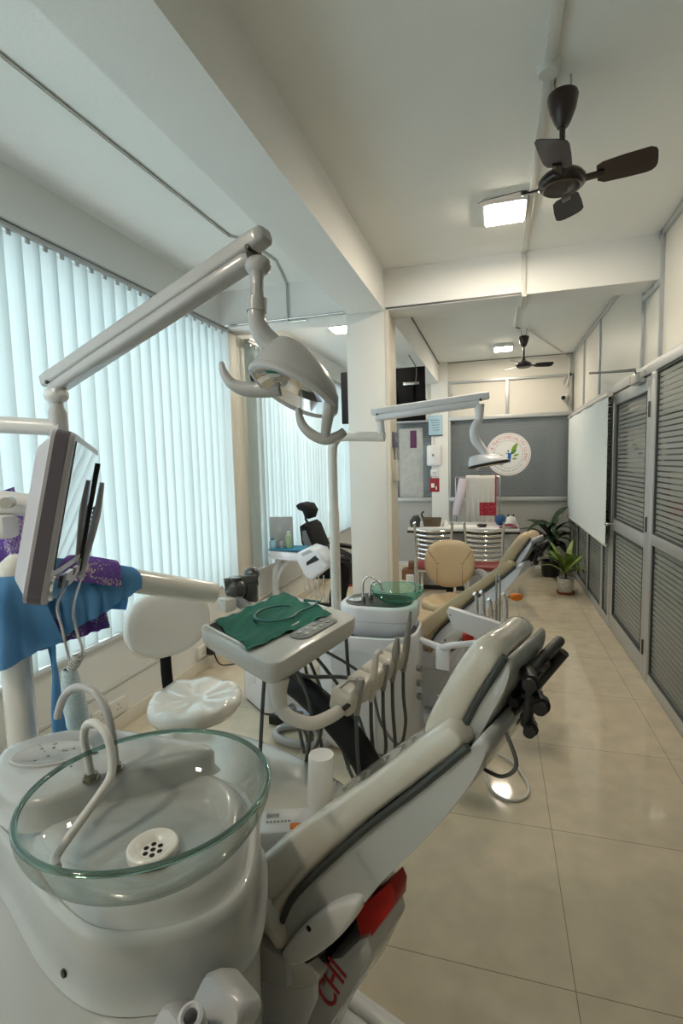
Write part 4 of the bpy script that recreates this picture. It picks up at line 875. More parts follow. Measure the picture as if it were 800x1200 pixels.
bmesh.ops.delete(b, geom=b.verts[:], context='VERTS'); tube(b, [MP(0.985, 0.06, 0.002), MP(0.985, 0.90, 0.004)], 0.006, 10); obj('wand_holder', b, M['black'], mo)
for i in range(7):
    b = BM(); v = 0.34+0.035*i; cyl(b, MP(1.02, v, 0.014), MP(1.055, v, 0.016), 0.007, seg=10); 
    if i == 6: obj('grip_rib', b, M['grey'], wd)
    else: obj('grip_rib', b, M['grey'], wd)
# coiled cord
b = BM(); tube(b, [MP(1.02, 0.0, 0.01), (-0.925, 0.93, 1.19), (-0.905, 0.915, 1.14), (-0.885, 0.905, 1.105), (-0.885, 0.90, 1.088)], 0.0028, 8, smooth=5)
obj('cord', b, M['greyshell'], mo)
b = BM(); pts = []
for i in range(60): 
    a = 2*math.pi*i/10; f_ = i/59; pts.append((-0.888-0.022*f_+0.012*math.cos(a), 0.90+0.012*math.sin(a), 1.092-0.034*f_+0.003*math.sin(a*2)))
tube(b, pts, 0.0022, 6); obj('cord', b, M['greyshell'], mo)
b = BM(); pts = []; NT = 34
for i in range(NT*10+1):
    a = 2*math.pi*i/10; f_ = i/(NT*10); r = 0.013+0.010*math.sin(min(1, f_*1.25)*math.pi*0.62); r = r*(1 if f_ < 0.93 else (1-f_)/0.07*0.8+0.2)
    pts.append((-0.914+0.022*f_+r*math.cos(a), 0.893-0.006*f_+r*math.sin(a), 1.060-0.135*f_))
tube(b, pts, 0.0022, 6); obj('coiled_cord', b, mat('pale_blue_cord', (0.50, 0.62, 0.68), 0.35), mo)
b = BM(); tube(b, [(-0.914, 0.90, 1.06), (-0.918, 0.896, 1.10), (-0.920, 0.89, 1.15), (-0.935, 0.895, 1.20), MP(0.55, 0.0, 0.0)], 0.0028, 8, smooth=5); obj('cord', b, M['greyshell'], mo)
# bracket behind
bc = MP(0.42, 0.52, -0.075)
b = BM(); pts = [(-1.62, 0.93, 1.39), (-1.30, 0.83, 1.405), (-1.12, 0.83, 1.43), (-1.04, 0.86, 1.435), (bc.x, bc.y, 1.425)]
tube(b, pts, [0.028, 0.028, 0.03, 0.027, 0.024], 18, smooth=5); obj('bracket_arm', b, M['plastic'], mo)
b = BM(); box(b, (-1.05, 0.835, 1.385), (0.13, 0.05, 0.05), rz=0.15, bevel=0.01); obj('bracket_block', b, M['plastic'], mo)
b = BM(); cyl(b, (-0.985, 0.845, 1.437), (-0.975, 0.825, 1.437), 0.012, seg=20); obj('screw_cap', b, M['steel'], mo)
b = BM(); tube(b, [(-1.62, 0.93, 0.0), (-1.62, 0.93, 1.45)], 0.026, 20); lathe(b, [(0, 0), (0.11, 0), (0.11, 0.015), (0.05, 0.04), (0, 0.04)], (-1.62, 0.93, 0)); obj('monitor_pole', b, M['plastic'], mo)

# ================================================================ CLOTHS over the arm
def cloth_mat(name, col, tcol, k=0.35, noise=None):
    m = bpy.data.materials.new(name); m.use_nodes = True; n, l = nodes_of(m); n.clear()
    o = n.new('ShaderNodeOutputMaterial'); d = n.new('ShaderNodeBsdfDiffuse'); t = n.new('ShaderNodeBsdfTranslucent'); a = n.new('ShaderNodeMixShader')
    d.inputs[0].default_value = (*col, 1); t.inputs[0].default_value = (*tcol, 1); a.inputs[0].default_value = k
    if noise:
        tc = n.new('ShaderNodeTexCoord'); v = n.new('ShaderNodeTexVoronoi'); v.inputs['Scale'].default_value = 22; nz = n.new('ShaderNodeTexNoise'); nz.inputs['Scale'].default_value = 40
        ad = n.new('ShaderNodeMixRGB'); ad.inputs[0].default_value = 0.12; l.new(tc.outputs['Object'], ad.inputs[1]); l.new(nz.outputs['Color'], ad.inputs[2]); l.new(ad.outputs[0], v.inputs['Vector'])
        rp = n.new('ShaderNodeValToRGB'); rp.color_ramp.interpolation = 'CONSTANT'; e = rp.color_ramp.elements; e[0].position = 0; e[0].color = (*noise, 1); e[1].position = 0.33; e[1].color = (*col, 1)
        l.new(v.outputs['Distance'], rp.inputs[0]); l.new(rp.outputs[0], d.inputs[0])
    l.new(d.outputs[0], a.inputs[1]); l.new(t.outputs[0], a.inputs[2]); l.new(a.outputs[0], o.inputs[0]); return m
M['bluedrape'] = cloth_mat('blue_nonwoven', (0.15, 0.37, 0.64), (0.22, 0.48, 0.76), 0.38)
M['purplecloth'] = cloth_mat('purple_print', (0.16, 0.09, 0.36), (0.16, 0.09, 0.3), 0.15, noise=(0.62, 0.55, 0.50))
AX0, AX1 = Vector((-1.30, 1.19, 1.215)), Vector((-1.05, 1.735, 1.015))
ad_ = (AX1-AX0).normalized(); as_ = Vector((ad_.y, -ad_.x, 0)).normalized()    # towards the camera side
def drape(name, u0, u1, Lf, Lb, R, m, seed, label, cat, nu=36, nv=44, droop=0.0):
    rnd = random.Random(seed); ph = [rnd.uniform(0, 6) for _ in range(4)]
    def fn(u, v):
        s = u0+(u1-u0)*u; p = AX0+ad_*s
        lf = Lf(u) if callable(Lf) else Lf; lb = Lb(u) if callable(Lb) else Lb
        tot = lf+lb+math.pi*R; d = v*tot
        fold = 0.012*math.sin(u*14+ph[0])+0.008*math.sin(u*29+ph[1])
        if d < lf: h = lf-d; off = as_*(R+abs(fold)*min(1, h/0.08)+0.012*min(1, h/0.15)); z = -h
        elif d < lf+math.pi*R: a = (d-lf)/R; off = as_*(R*math.cos(a)); z = R*math.sin(a)
        else: h = d-lf-math.pi*R; off = -as_*(R+abs(fold)*min(1, h/0.08)+0.012*min(1, h/0.15)); z = -h
        return p+off+Vector((0, 0, z))+ad_*0.01*math.sin(v*9+ph[2])
    b = BM(); grid(b, fn, nu, nv); solid(b, 0.0012); return tag(obj(name, b, m, angle=80, base=(AX0+ad_*(u0+u1)/2)-Vector((0, 0, 0.1))), label, cat)
drape('blue_drape', 0.015, 0.30, lambda u: 0.20-0.185*u, lambda u: 0.14+0.03*math.sin(u*5), 0.050, M['bluedrape'], 2, 'blue nonwoven drape hung over the thick arm behind the monitor', 'cloth')
drape('purple_cloth', -0.02, 0.235, lambda u: 0.02, lambda u: 0.28-0.10*u, 0.064, M['purplecloth'], 5, 'purple printed cloth hung over the thick arm with the blue drape', 'cloth')
# the cloths bunched over the top of the post
def bunch(u, v):
    a = R_(60)-u*2*math.pi*0.80; h = v
    r = 0.052+0.055*h+0.022*h*math.sin(a*5+0.7)+0.008*h*math.sin(a*11)
    z = 1.225-0.20*h**1.1-0.05*h*math.cos(a+1.2)
    if v < 0.12: r *= v/0.12*0.9+0.1
    return (-1.33+r*math.cos(a)*1.05, 1.125+r*math.sin(a), z)
b = BM(); grid(b, bunch, 60, 20); solid(b, 0.0012); tag(obj('blue_drape', b, M['bluedrape'], angle=80), 'blue drape bunched over the top of the cream post', 'cloth')
def strip(u, v): return (-1.262+0.05*u+0.004*math.sin(v*9), 1.155+0.02*math.sin(u*5+v*3), 1.02-0.42*v)
b = BM(); grid(b, strip, 8, 20); solid(b, 0.001); tag(obj('blue_strip', b, M['bluedrape'], angle=80), 'narrow blue strip of drape hanging straight down beside the cream post', 'cloth')
def sheet(u, v): return (-1.66+0.30*u, 1.33+0.04*math.sin(u*9)+0.02*math.sin(v*7+u*4), 1.42-0.34*v+0.03*math.sin(u*6)+(0.0 if u < 0.7 else -0.1*(u-0.7)))
b = BM(); grid(b, sheet, 30, 20); solid(b, 0.0015); tag(obj('purple_gown', b, M['purplecloth'], angle=80), 'purple printed gown hanging at the left edge under the white bracket', 'cloth')

# ================================================================ STOOLS
def stool(O, ang, label, lea, hz, bw, bh, bz, br=0.30, seatr=0.19, seam=False, arm=False, base='chrome'):
    """local: the back stands at +x, facing -x"""
    t = thing('dentist_stool', label, 'stool', (O[0], O[1], 0), ang)
    b = BM(); rr = []
    for z, k in ((-0.06, 0.80), (-0.055, 0.93), (-0.03, 1.0), (0.0, 0.99), (0.014, 0.94), (0.016, 0.80), (0.008, 0.55), (0.003, 0.25)):
        r = []
        for i in range(56):
            a = 2*math.pi*i/56; f_ = 1+0.13*math.cos(2*a)*0.6+0.10*math.cos(a)*0.4; gr = 0.006*math.cos(a*9)*(1 if 0.5 < k < 0.97 else 0)*(1 if z > 0 else 0)
            r.append((seatr*k*f_*math.cos(a)*0.96, seatr*k*1.12*math.sin(a), hz+z+gr+0.012*max(0, math.cos(a))*k))
        rr.append(r)
    loft(b, rr); obj('seat', b, lea, t, local=True, angle=80)
    b = BM(); rr = []
    def outline(k, x):
        r = []
        for i in range(56):
            a = 2*math.pi*i/56; ca, sa = math.cos(a), math.sin(a)
            y = bw/2*math.copysign(abs(ca)**0.75, ca)*(1-0.22*max(0, -sa)**1.5); z = bh/2*math.copysign(abs(sa)**0.8, sa)
            r.append((x+0.10*(y*k)**2*-2.2*0+(-0.9*(y*k)**2), y*k, bz+z*k))
        return r
    loft(b, [outline(k, br+x) for x, k in ((0.03, 0.75), (0.028, 0.93), (0.012, 1.0), (-0.012, 0.99), (-0.030, 0.93), (-0.040, 0.78), (-0.043, 0.5), (-0.044, 0.2))]); bk = obj('backrest', b, lea, t, local=True, angle=80)
    if seam:
        b = BM(); xx = br-0.043
        for pts in ([(-0.55, 0.05), (0.55, 0.05)], [(-0.5, 0.05), (-0.5, -0.8)], [(0.5, 0.05), (0.5, -0.8)], [(-0.5, 0.05), (-0.85, 0.6)], [(0.5, 0.05), (0.85, 0.6)]):
            (y0, z0), (y1, z1) = pts; y0, y1 = y0*bw/2, y1*bw/2; z0, z1 = bz+z0*bh/2, bz+z1*bh/2
            q = [(xx+0.002-0.9*(y0+(y1-y0)*s)**2, y0+(y1-y0)*s, z0+(z1-z0)*s) for s in (0, 0.25, 0.5, 0.75, 1)]
            q[-1] = (q[-1][0]+(0.012 if abs(y1) > bw*0.4 else 0.0), q[-1][1], q[-1][2])
            tube(b, q, 0.0028, 6)
        obj('seam', b, M['tanseam'], bk, local=True)
    b = BM(); tube(b, [(0.02, 0, hz-0.07), (br*0.75, 0, hz-0.075), (br+0.02, 0, hz-0.02), (br+0.022, 0, bz-0.02)], 0.014, 10, smooth=4, sx=2.0); obj('back_bar', b, M['matblack'], t, local=True)
    b = BM(); lathe(b, [(0, 0.10), (0.028, 0.10), (0.028, 0.26), (0.016, 0.265), (0.016, hz-0.09), (0.07, hz-0.085), (0.075, hz-0.06), (0, hz-0.06)], seg=24); obj('gas_column', b, M['matblack'] if base != 'chrome' else M['steel'], t, local=True)
    for i in range(5):
        a = 2*math.pi*i/5+0.3; ca, sa = math.cos(a), math.sin(a)
        b = BM(); tube(b, [(0, 0, 0.115), (0.12*ca, 0.12*sa, 0.10), (0.25*ca, 0.25*sa, 0.065)], [0.024, 0.02, 0.013], 10, smooth=3); lg = obj('base_leg', b, M['matblack'] if base != 'chrome' else M['chrome'], t, local=True)
        b = BM(); 
        for s_ in (-0.014, 0.014):
            ctr = Vector((0.25*ca-sa*s_, 0.25*sa+ca*s_, 0.026)); cyl(b, ctr-Vector((-sa, ca, 0))*0.008, ctr+Vector((-sa, ca, 0))*0.008, 0.026, seg=16)
        cyl(b, (0.25*ca, 0.25*sa, 0.026), (0.25*ca, 0.25*sa, 0.065), 0.008, seg=8); cyl(b, Vector((0.25*ca, 0.25*sa, 0.026))-Vector((-sa, ca, 0))*0.022, Vector((0.25*ca, 0.25*sa, 0.026))+Vector((-sa, ca, 0))*0.022, 0.006, seg=8)
        obj('caster', b, M['black'], lg, local=True)
    if arm:
        b = BM(); pts = [(-0.12, -0.24, 0), (-0.04, -0.26, 0.018), (0.08, -0.25, 0.03), (0.2, -0.20, 0.02), (br+0.02, -0.08, -0.06)]
        tube(b, [(x, y, hz+0.17+z) for x, y, z in pts], [0.014, 0.022, 0.025, 0.022, 0.015], 12, smooth=5, sx=1.4); obj('armrest', b, M['grey'], t, local=True)
    return t
stool((-1.28, 1.93), R_(148), 'white glossy stool with round padded back below the near window', M['whiteleather'], 0.47, 0.42, 0.33, 0.755, br=0.29, base='black')
stool((-0.325, 3.84), R_(95), 'tan padded stool with seamed back and grey armrest behind the tan dental chair', M['tan'], 0.45, 0.385, 0.375, 0.70, br=0.22, seam=True, arm=True)

# ================================================================ curing light on the near chair's seat
Oa = Vector((-0.567, 0.906, 0)); aa = Vector((math.cos(R_(-21)), math.sin(R_(-21)), 0)); na = Vector((math.sin(R_(21)), math.cos(R_(21)), 0))
cl = thing('curing_light', 'small white box with orange button and upright white cylinder on the near chair seat', 'curing light', (-0.50, 1.13, 0.548))
ca_ = R_(20)
def CL(x, y, z): return Vector((-0.50+math.cos(ca_)*x-math.sin(ca_)*y, 1.13+math.sin(ca_)*x+math.cos(ca_)*y, 0.548+z))
b = BM(); loft(b, [[CL(x, y, z) for x, y in rrect(0.075*k, 0.05*k, 0.012)] for z, k in ((0.0, 1.0), (0.04, 0.98), (0.058, 0.90), (0.060, 0.86))]); hs2 = obj('charger_box', b, M['plastic'], cl, angle=40)
b = BM(); tube(b, [CL(0.078, 0.045, 0.05), CL(0.078, 0.045, 0.06), CL(0.088, 0.048, 0.195), CL(0.088, 0.048, 0.20)], [0.026, 0.0315, 0.0335, 0.0325], 32); obj('cylinder_handle', b, M['plastic'], cl)
b = BM(); box(b, CL(0.022, -0.026, 0.061), (0.034, 0.018, 0.008), rz=ca_, bevel=0.003); obj('button', b, M['orange'], hs2, label='orange rocker button')
b = BM(); Xl = Matrix.Translation(CL(-0.030, -0.004, 0.0605)) @ Matrix.Rotation(ca_+R_(180), 4, 'Z'); [box(b, CL(-0.052+0.009*i, -0.004, 0.0605), (0.005, 0.006, 0.0008), rz=ca_) for i in range(7)]
obj('print', b, M['grey'], hs2)
b = BM(); Xl = Matrix.Translation(CL(-0.046, 0.016, 0.0605)) @ Matrix.Rotation(ca_+R_(180), 4, 'Z'); textbm(b, 'BOSI', 0.014, Xl, 0.0003) if False else box(b, CL(-0.040, 0.018, 0.0605), (0.032, 0.014, 0.0006), rz=ca_); obj('label_patch', b, mat('label_grey', (0.35, 0.34, 0.33), 0.6, noise=0.8, nscale=220), hs2)
# cable loop on the floor
b = BM(); tube(b, [(-0.01, 2.86, 0.008), (-0.02, 2.74, 0.008), (-0.055, 2.55, 0.008), (-0.03, 2.34, 0.008), (0.04, 2.255, 0.008), (0.12, 2.28, 0.008), (0.145, 2.38, 0.010), (0.08, 2.55, 0.014), (-0.05, 2.62, 0.016), (-0.18, 2.60, 0.008), (-0.30, 2.52, 0.007)], 0.0065, 8, smooth=6)
tag(obj('foot_cable', b, M['palehose'], angle=60), 'pale cable looped on the tiles behind the near headrest', 'cable')
# ================================================================ SECOND DENTAL UNIT
M['tan2'] = M['tan']
chB, _ = make_chair((-0.47, 2.86), R_(-21), 'tan padded dental chair reclined in the middle of the room, grey-white back shell', M['tan'], M['bluewhite'], False, lean=0.10, dz=-0.03)
g = BM(); X = WM[chB.name] @ (Matrix.Translation((0.315, 0.100, 0.70)) @ Matrix.Rotation(R_(-50), 4, 'Y') @ Matrix.Rotation(R_(90), 4, 'X')); 
for i in range(4): 
    p = X @ Vector((-0.03+i*0.018, 0, 0)); box(g, None, (0.010, 0.002, 0.012), mtx=X @ Matrix.Translation((-0.03+i*0.018, 0, 0)))
shB = [c for c in chB.children if c.name.startswith('backrest_shell')][0]
obj('badge_marks', g, M['redink'], shB)

def dshape(hx0, hx1, y0, y1, r, n=8):
    cx, cy = (hx0+hx1)/2, (y0+y1)/2
    return [(cx+x, cy+y) for x, y in rrect((hx1-hx0)/2, (y1-y0)/2, r, n)]
ub = thing('cuspidor_unit', 'white floor-standing cuspidor cabinet with the green glass bowl, beyond the tray', 'dental unit', (-0.63, 2.66, 0))
o1 = dshape(-0.92, -0.375, 2.43, 2.88, 0.17)
b = BM(); loft(b, [[(x, y, z) for x, y in inset(o1, d)] for z, d in ((0.02, 0.02), (0.05, 0.0), (0.60, 0.0), (0.625, 0.006), (0.63, 0.018), (0.60, 0.030), (0.575, 0.032))]); cb = obj('cabinet', b, M['bluewhite'], ub, angle=50)
b = BM(); loft(b, [[(x, y, z) for x, y in inset(o1, 0.033)] for z in (0.578, 0.598)]); obj('black_recess', b, M['black'], ub)
b = BM(); 
for i in range(2):
    x0, x1, z0, z1 = ((-0.80, -0.58, 0.05, 0.42), (-0.80, -0.58, 0.44, 0.56))[i]
    cx, cz = (x0+x1)/2, (z0+z1)/2; oo = rrect((x1-x0)/2, (z1-z0)/2, 0.03)
    b = BM(); loft(b, [[(cx+x, y, cz+z) for x, z in oo] for y in (2.432, 2.424)]); b2 = obj('cabinet_door', b, M['bluewhite'], cb, angle=50)
    b = BM(); tube(b, [(cx+x, 2.4235, cz+z) for x, z in oo]+[(cx+oo[0][0], 2.4235, cz+oo[0][1])], 0.0022, 5); obj('door_outline', b, M['plastic'], b2)
b = BM(); cyl(b, (-0.775, 2.425, 0.33), (-0.775, 2.412, 0.33), 0.008, seg=12); obj('door_pull', b, M['steel'], b2)
for z in (0.45, 0.37, 0.30):
    b = BM(); cyl(b, (-0.395, 2.56, z), (-0.362, 2.55, z), 0.017, seg=14); obj('outlet_knob', b, M['grey'], cb)
o2 = dshape(-0.80, -0.385, 2.49, 2.80, 0.13)
b = BM(); loft(b, [[(x, y, z) for x, y in inset(o2, d)] for z, d in ((0.60, 0.05), (0.625, 0.035), (0.68, 0.008), (0.69, 0.012), (0.695, 0.0), (0.755, 0.0), (0.765, 0.008), (0.768, 0.02))]); bs2 = obj('basin_platform', b, M['bluewhite'], ub, angle=50)
b = BM(); loft(b, [[(x, y, z) for x, y in inset(o2, 0.03)] for z in (0.766, 0.771)]); obj('black_top', b, M['black'], bs2)
b = BM(); lathe(b, [(0, 0), (0.045, 0), (0.045, 0.006), (0.038, 0.008), (0.034, 0.004), (0, 0.004)], (-0.72, 2.62, 0.770), 28); obj('cup_plate', b, M['chrome'], bs2)
glass_bowl(ub, Vector((-0.492, 2.62, 0.773)), 0.137, 0.075, M['greenwall'], M['greenglass'], 0, seg=48)
for dx, pts in ((0, [(-0.672, 2.60, 0.77), (-0.672, 2.60, 0.85), (-0.665, 2.60, 0.885), (-0.64, 2.60, 0.905), (-0.60, 2.60, 0.89), (-0.575, 2.60, 0.855), (-0.565, 2.60, 0.835)]), (1, [(-0.640, 2.64, 0.77), (-0.640, 2.64, 0.84), (-0.63, 2.64, 0.865), (-0.60, 2.64, 0.872), (-0.575, 2.64, 0.855)])):
    b = BM(); tube(b, pts, 0.0055, 10, smooth=5); tt = obj('filler_tube', b, M['chrome'], ub)
    b = BM(); p = pts[0]; lathe(b, [(0, 0), (0.012, 0), (0.012, 0.03), (0.008, 0.032), (0, 0.032)], (p[0], p[1], 0.770), 14); obj('tube_socket', b, M['steel'], tt)

lb = thing('operating_lamp', 'white operating lamp on a bent cream pole in front of the square column', 'dental lamp', (-0.862, 2.95, 0))
b = BM(); tube(b, [(-0.862, 2.93, 0.0), (-0.862, 2.93, 0.95), (-0.860, 2.90, 1.25), (-0.862, 2.75, 1.30)], 0.02, 8); b.free()
PX, PY = -0.93, 2.94
b = BM(); tube(b, [(PX, PY, 0), (PX, PY, 1.22)], 0.031, 24); tube(b, [(PX, PY, 1.215), (PX, PY, 1.50), (PX+0.004, PY, 1.60), (PX+0.03, PY, 1.646), (PX+0.075, PY, 1.660), (PX+0.32, PY-0.01, 1.648)], 0.028, 22, smooth=4); obj('bent_pole', b, M['enamel'], lb)
b = BM(); lathe(b, [(0, 0), (0.048, 0), (0.048, 0.015), (0.040, 0.03), (0.036, 0.05), (0, 0.05)], (PX, PY, 0.0), 24); obj('pole_foot', b, M['enamel'], lb)
b = BM(); tube(b, [(PX+0.30, PY-0.01, 1.64), (PX+0.30, PY-0.01, 1.70), (PX+0.298, PY-0.01, 1.745)], [0.024, 0.021, 0.019], 18); obj('post', b, M['plastic'], lb)
b = BM(); ellipsoid(b, (PX+0.295, PY-0.01, 1.75), (0.03, 0.026, 0.02)); obj('knuckle', b, M['plastic'], lb)
A0_, A1_ = Vector((PX+0.285, PY-0.01, 1.775)), Vector((-0.068, 2.92, 1.825))
spring_arm(lb, A0_, A1_, 0.055, 0.072, 'bluewhite')
b = BM(); tube(b, [(-0.085, 2.92, 1.80), (-0.086, 2.92, 1.72), (-0.10, 2.92, 1.70), (-0.112, 2.92, 1.66), (-0.105, 2.92, 1.61), (-0.080, 2.92, 1.575), (-0.060, 2.92, 1.545), (-0.05, 2.92, 1.525)], [0.028, 0.019, 0.022, 0.026, 0.026, 0.024, 0.022, 0.022], 18, smooth=4); obj('drop_post', b, M['bluewhite'], lb)
Pb, _ = lamp_head(lb, (-0.035, 2.91, 1.475), (0.16, -0.05, -0.98), (0.97, 0.0, 0.20), M['bluewhite'], M['black'], 1.02, hk=0.62)
for s_ in (-1, 1):
    b = BM(); tube(b, [Pb(0.03*s_, -0.07, 0.015), Pb(0.05*s_, -0.11, 0.01), Pb(0.07*s_, -0.13, -0.005)], [0.012, 0.011, 0.009], 10, smooth=4); obj('handle', b, M['bluewhite'], lb)

# assistant holder beside the tan chair
ah = thing('assistant_holder', 'white handpiece holder on a bent white rail beside the tan chair', 'handpiece holder', (-0.1, 2.5, 0.55))
b = BM(); tube(b, [(-0.37, 2.62, 0.575), (-0.255, 2.50, 0.585), (-0.235, 2.47, 0.60), (-0.20, 2.46, 0.615), (-0.03, 2.44, 0.65), (0.04, 2.44, 0.665)], 0.017, 12); obj('rail', b, M['bluewhite'], ah)
b = BM(); box(b, (-0.245, 2.49, 0.535), (0.07, 0.03, 0.11), rz=-0.2, bevel=0.008); obj('rail_joint', b, M['bluewhite'], ah)
b = BM(); q = [(-0.215, 2.43, 0.808), (-0.225, 2.43, 0.79), (-0.195, 2.43, 0.712), (-0.02, 2.40, 0.655), (0.04, 2.40, 0.66), (0.04, 2.40, 0.745), (-0.02, 2.40, 0.765)]
prism(b, q, (0.01, 0.04, 0.0), bevel=0.006); pn = obj('holder_panel', b, M['bluewhite'], ah, angle=50)
b = BM(); box(b, (0.03, 2.43, 0.70), (0.05, 0.05, 0.10), bevel=0.01); obj('panel_mount', b, M['bluewhite'], ah)
b = BM(); cyl(b, (-0.205, 2.432, 0.775), (-0.205, 2.426, 0.775), 0.004, seg=8); obj('screw', b, M['grey'], pn)
for i, (x, top) in enumerate(((-0.085, 0.875), (-0.055, 0.885), (-0.02, 0.85), (0.045, 0.88))):
    b = BM(); tube(b, [(x, 2.47, 0.72), (x, 2.47, top-0.05), (x-0.002, 2.47, top-0.015), (x-0.012, 2.465, top)], [0.012, 0.010, 0.007, 0.010], 10, smooth=3); obj('handpiece', b, M['chrome'] if i < 3 else M['palehose'], ah)
    b = BM(); tube(b, [(x, 2.47, 0.72), (x+0.005, 2.475, 0.60), (x+0.01, 2.49, 0.40), (x-0.05, 2.52, 0.28), (x-0.20, 2.58, 0.30)], 0.006, 8, smooth=4); obj('hose', b, M['palehose'], ah)
for x in (0.005, 0.02):
    b = BM(); tube(b, [(x, 2.5, 0.66), (x, 2.5, 0.96)], 0.005, 8); obj('upright_rod', b, M['steel'], ah)
b = BM(); ellipsoid(b, (0.092, 2.46, 0.868), (0.030, 0.012, 0.018)); obj('orange_shield', b, M['orange'], ah, label='orange light shield')
b = BM(); box(b, (-0.10, 2.62, 0.60), (0.05, 0.03, 0.04), bevel=0.005); bmesh.ops.delete(b, geom=b.verts[:], context='VERTS')
box(b, (-0.13, 2.56, 0.625), (0.055, 0.04, 0.045), bevel=0.008); tube(b, [(-0.13, 2.56, 0.60), (-0.13, 2.55, 0.585)], 0.008, 6); obj('red_knob', b, M['red'], ah)

# control box on the floor, hoses
fb = thing('floor_box', 'white vented control box standing on the floor under the instrument tray', 'equipment box', (-1.35, 2.86, 0))
P4 = [(-1.585, 2.915), (-1.322, 2.70), (-1.10, 2.84), (-1.36, 3.06)]
b = BM()
pv = [Vector((x, y, 0)) for x, y in P4]
loft(b, [quad_r(pv, 0.05, 0.015, sc_=0.97), quad_r(pv, 0.05, 0.03), quad_r(pv, 0.05, 0.30, sc_=0.96), quad_r(pv, 0.06, 0.325, sc_=0.92), quad_r(pv, 0.06, 0.333, sc_=0.8)]); bo = obj('casing', b, M['bluewhite'], fb, angle=50)
b = BM(); loft(b, [quad_r(pv, 0.05, 0.0, sc_=0.93), quad_r(pv, 0.05, 0.018, sc_=0.93)]); obj('foot', b, M['black'], fb)
eA = (pv[1]-pv[0]).normalized(); nA = Vector((-eA.y, eA.x, 0)); nA = -nA if nA.y > 0 else nA
for i in range(5):
    b = BM(); 
    for j in range(1): 
        p0 = pv[0]+eA*(0.12+0.025*i)+nA*0.0005; tube(b, [p0+Vector((0, 0, 0.12+0.012*i))-nA*0.004, p0+Vector((0, 0, 0.24+0.006*i))-nA*0.008], 0.003, 5)
    obj('vent_slot', b, M['greyshell'], bo)
th = thing('floor_hoses', 'grey and pale blue hoses coiled on the floor beside the white control box', 'hose', (-1.0, 2.6, 0))
b = BM(); tube(b, [(-1.23, 2.66, 0.07), (-1.12, 2.66, 0.075), (-0.98, 2.64, 0.07), (-0.92, 2.60, 0.05)], 0.028, 12, smooth=4); obj('blue_pipe', b, mat('pale_blue_pipe', (0.42, 0.48, 0.62), 0.4), th)
b = BM(); pts = [(-1.0+0.17*math.cos(a), 2.52+0.10*math.sin(a), 0.020+0.012*i/24) for i, a in enumerate([2*math.pi*k/24*2 for k in range(25)])]; tube(b, pts, 0.018, 10, smooth=2); obj('grey_hose', b, M['greyshell'], th)
for i in range(3):
    b = BM(); tube(b, [(-1.15+0.05*i, 2.62, 0.10), (-1.05, 2.50-0.05*i, 0.20), (-0.98+0.03*i, 2.40, 0.12), (-0.95, 2.38+0.06*i, 0.010)], 0.009, 8, smooth=5); obj('thin_hose', b, M['hose'], th)
b = BM(); box(b, (-1.22, 2.64, 0.03), (0.08, 0.05, 0.05), bevel=0.008); obj('valve', b, M['black'], th)

# ================================================================ THIRD UNIT by the far window
uc = thing('instrument_cart', 'white instrument cart with a moulded console, far left by the second window', 'dental tray', (-1.90, 4.45, 0))
b = BM(); prism(b, [(-2.03, 4.30, 0.70), (-1.98, 4.28, 0.685), (-1.74, 4.28, 0.665), (-1.70, 4.28, 0.68), (-1.70, 4.28, 0.735), (-2.03, 4.30, 0.755)], (0, 0.30, 0), bevel=0.012); obj('tray', b, M['bluewhite'], uc, angle=50)
b = BM(); tube(b, [(-1.99, 4.44, 0.68), (-2.00, 4.44, 0.60), (-2.03, 4.44, 0.50), (-2.035, 4.44, 0.0)], 0.03, 14, smooth=4); tube(b, [(-1.76, 4.44, 0.68), (-1.86, 4.44, 0.66), (-1.96, 4.44, 0.58), (-2.02, 4.44, 0.45)], 0.018, 10, smooth=4); obj('stand', b, M['bluewhite'], uc)
b = BM(); prism(b, [(-1.75, 4.24, 0.745), (-1.64, 4.24, 0.80), (-1.54, 4.24, 0.77), (-1.46, 4.24, 0.66), (-1.47, 4.24, 0.62), (-1.60, 4.24, 0.52), (-1.66, 4.24, 0.53), (-1.74, 4.24, 0.68)], (0, 0.26, 0), bevel=0.02, seg=3); cn = obj('console', b, M['bluewhite'], uc, angle=50)
b = BM(); prism(b, [(-1.65, 4.236, 0.675), (-1.57, 4.236, 0.735), (-1.535, 4.236, 0.70), (-1.65, 4.236, 0.645)], (0, 0.01, 0)); obj('console_slot', b, M['black'], cn)
b = BM(); prism(b, [(-1.70, 4.236, 0.745), (-1.62, 4.236, 0.785), (-1.59, 4.236, 0.765), (-1.68, 4.236, 0.725)], (0, 0.01, 0)); obj('console_screen', b, M['greyshell'], cn)
for i in range(5):
    x = -1.70+0.045*i; z = 0.60-0.012*i
    b = BM(); tube(b, [(x, 4.3, z), (x-0.005, 4.3, z-0.12), (x+0.01, 4.32, z-0.24), (x+0.03, 4.36, z-0.14)], 0.006, 8, smooth=5); obj('hose', b, M['palehose'], uc)
b = BM(); box(b, (-1.885, 4.43, 0.7608), (0.30, 0.24, 0.010), bevel=0.002); tag(obj('tray_mat', b, M['tealcloth']), 'blue mat lying on the far white instrument cart', 'mat')
b = BM(); box(b, (-2.03, 4.60, 0.89), (0.012, 0.30, 0.27), rz=-0.25, bevel=0.004); box(b, (-2.0, 4.60, 0.757), (0.10, 0.14, 0.01), rz=-0.25)
tt = thing('desk_screen', 'small pale grey screen standing on the far white instrument cart', 'screen', (-2.0, 4.48, 0.752)); 
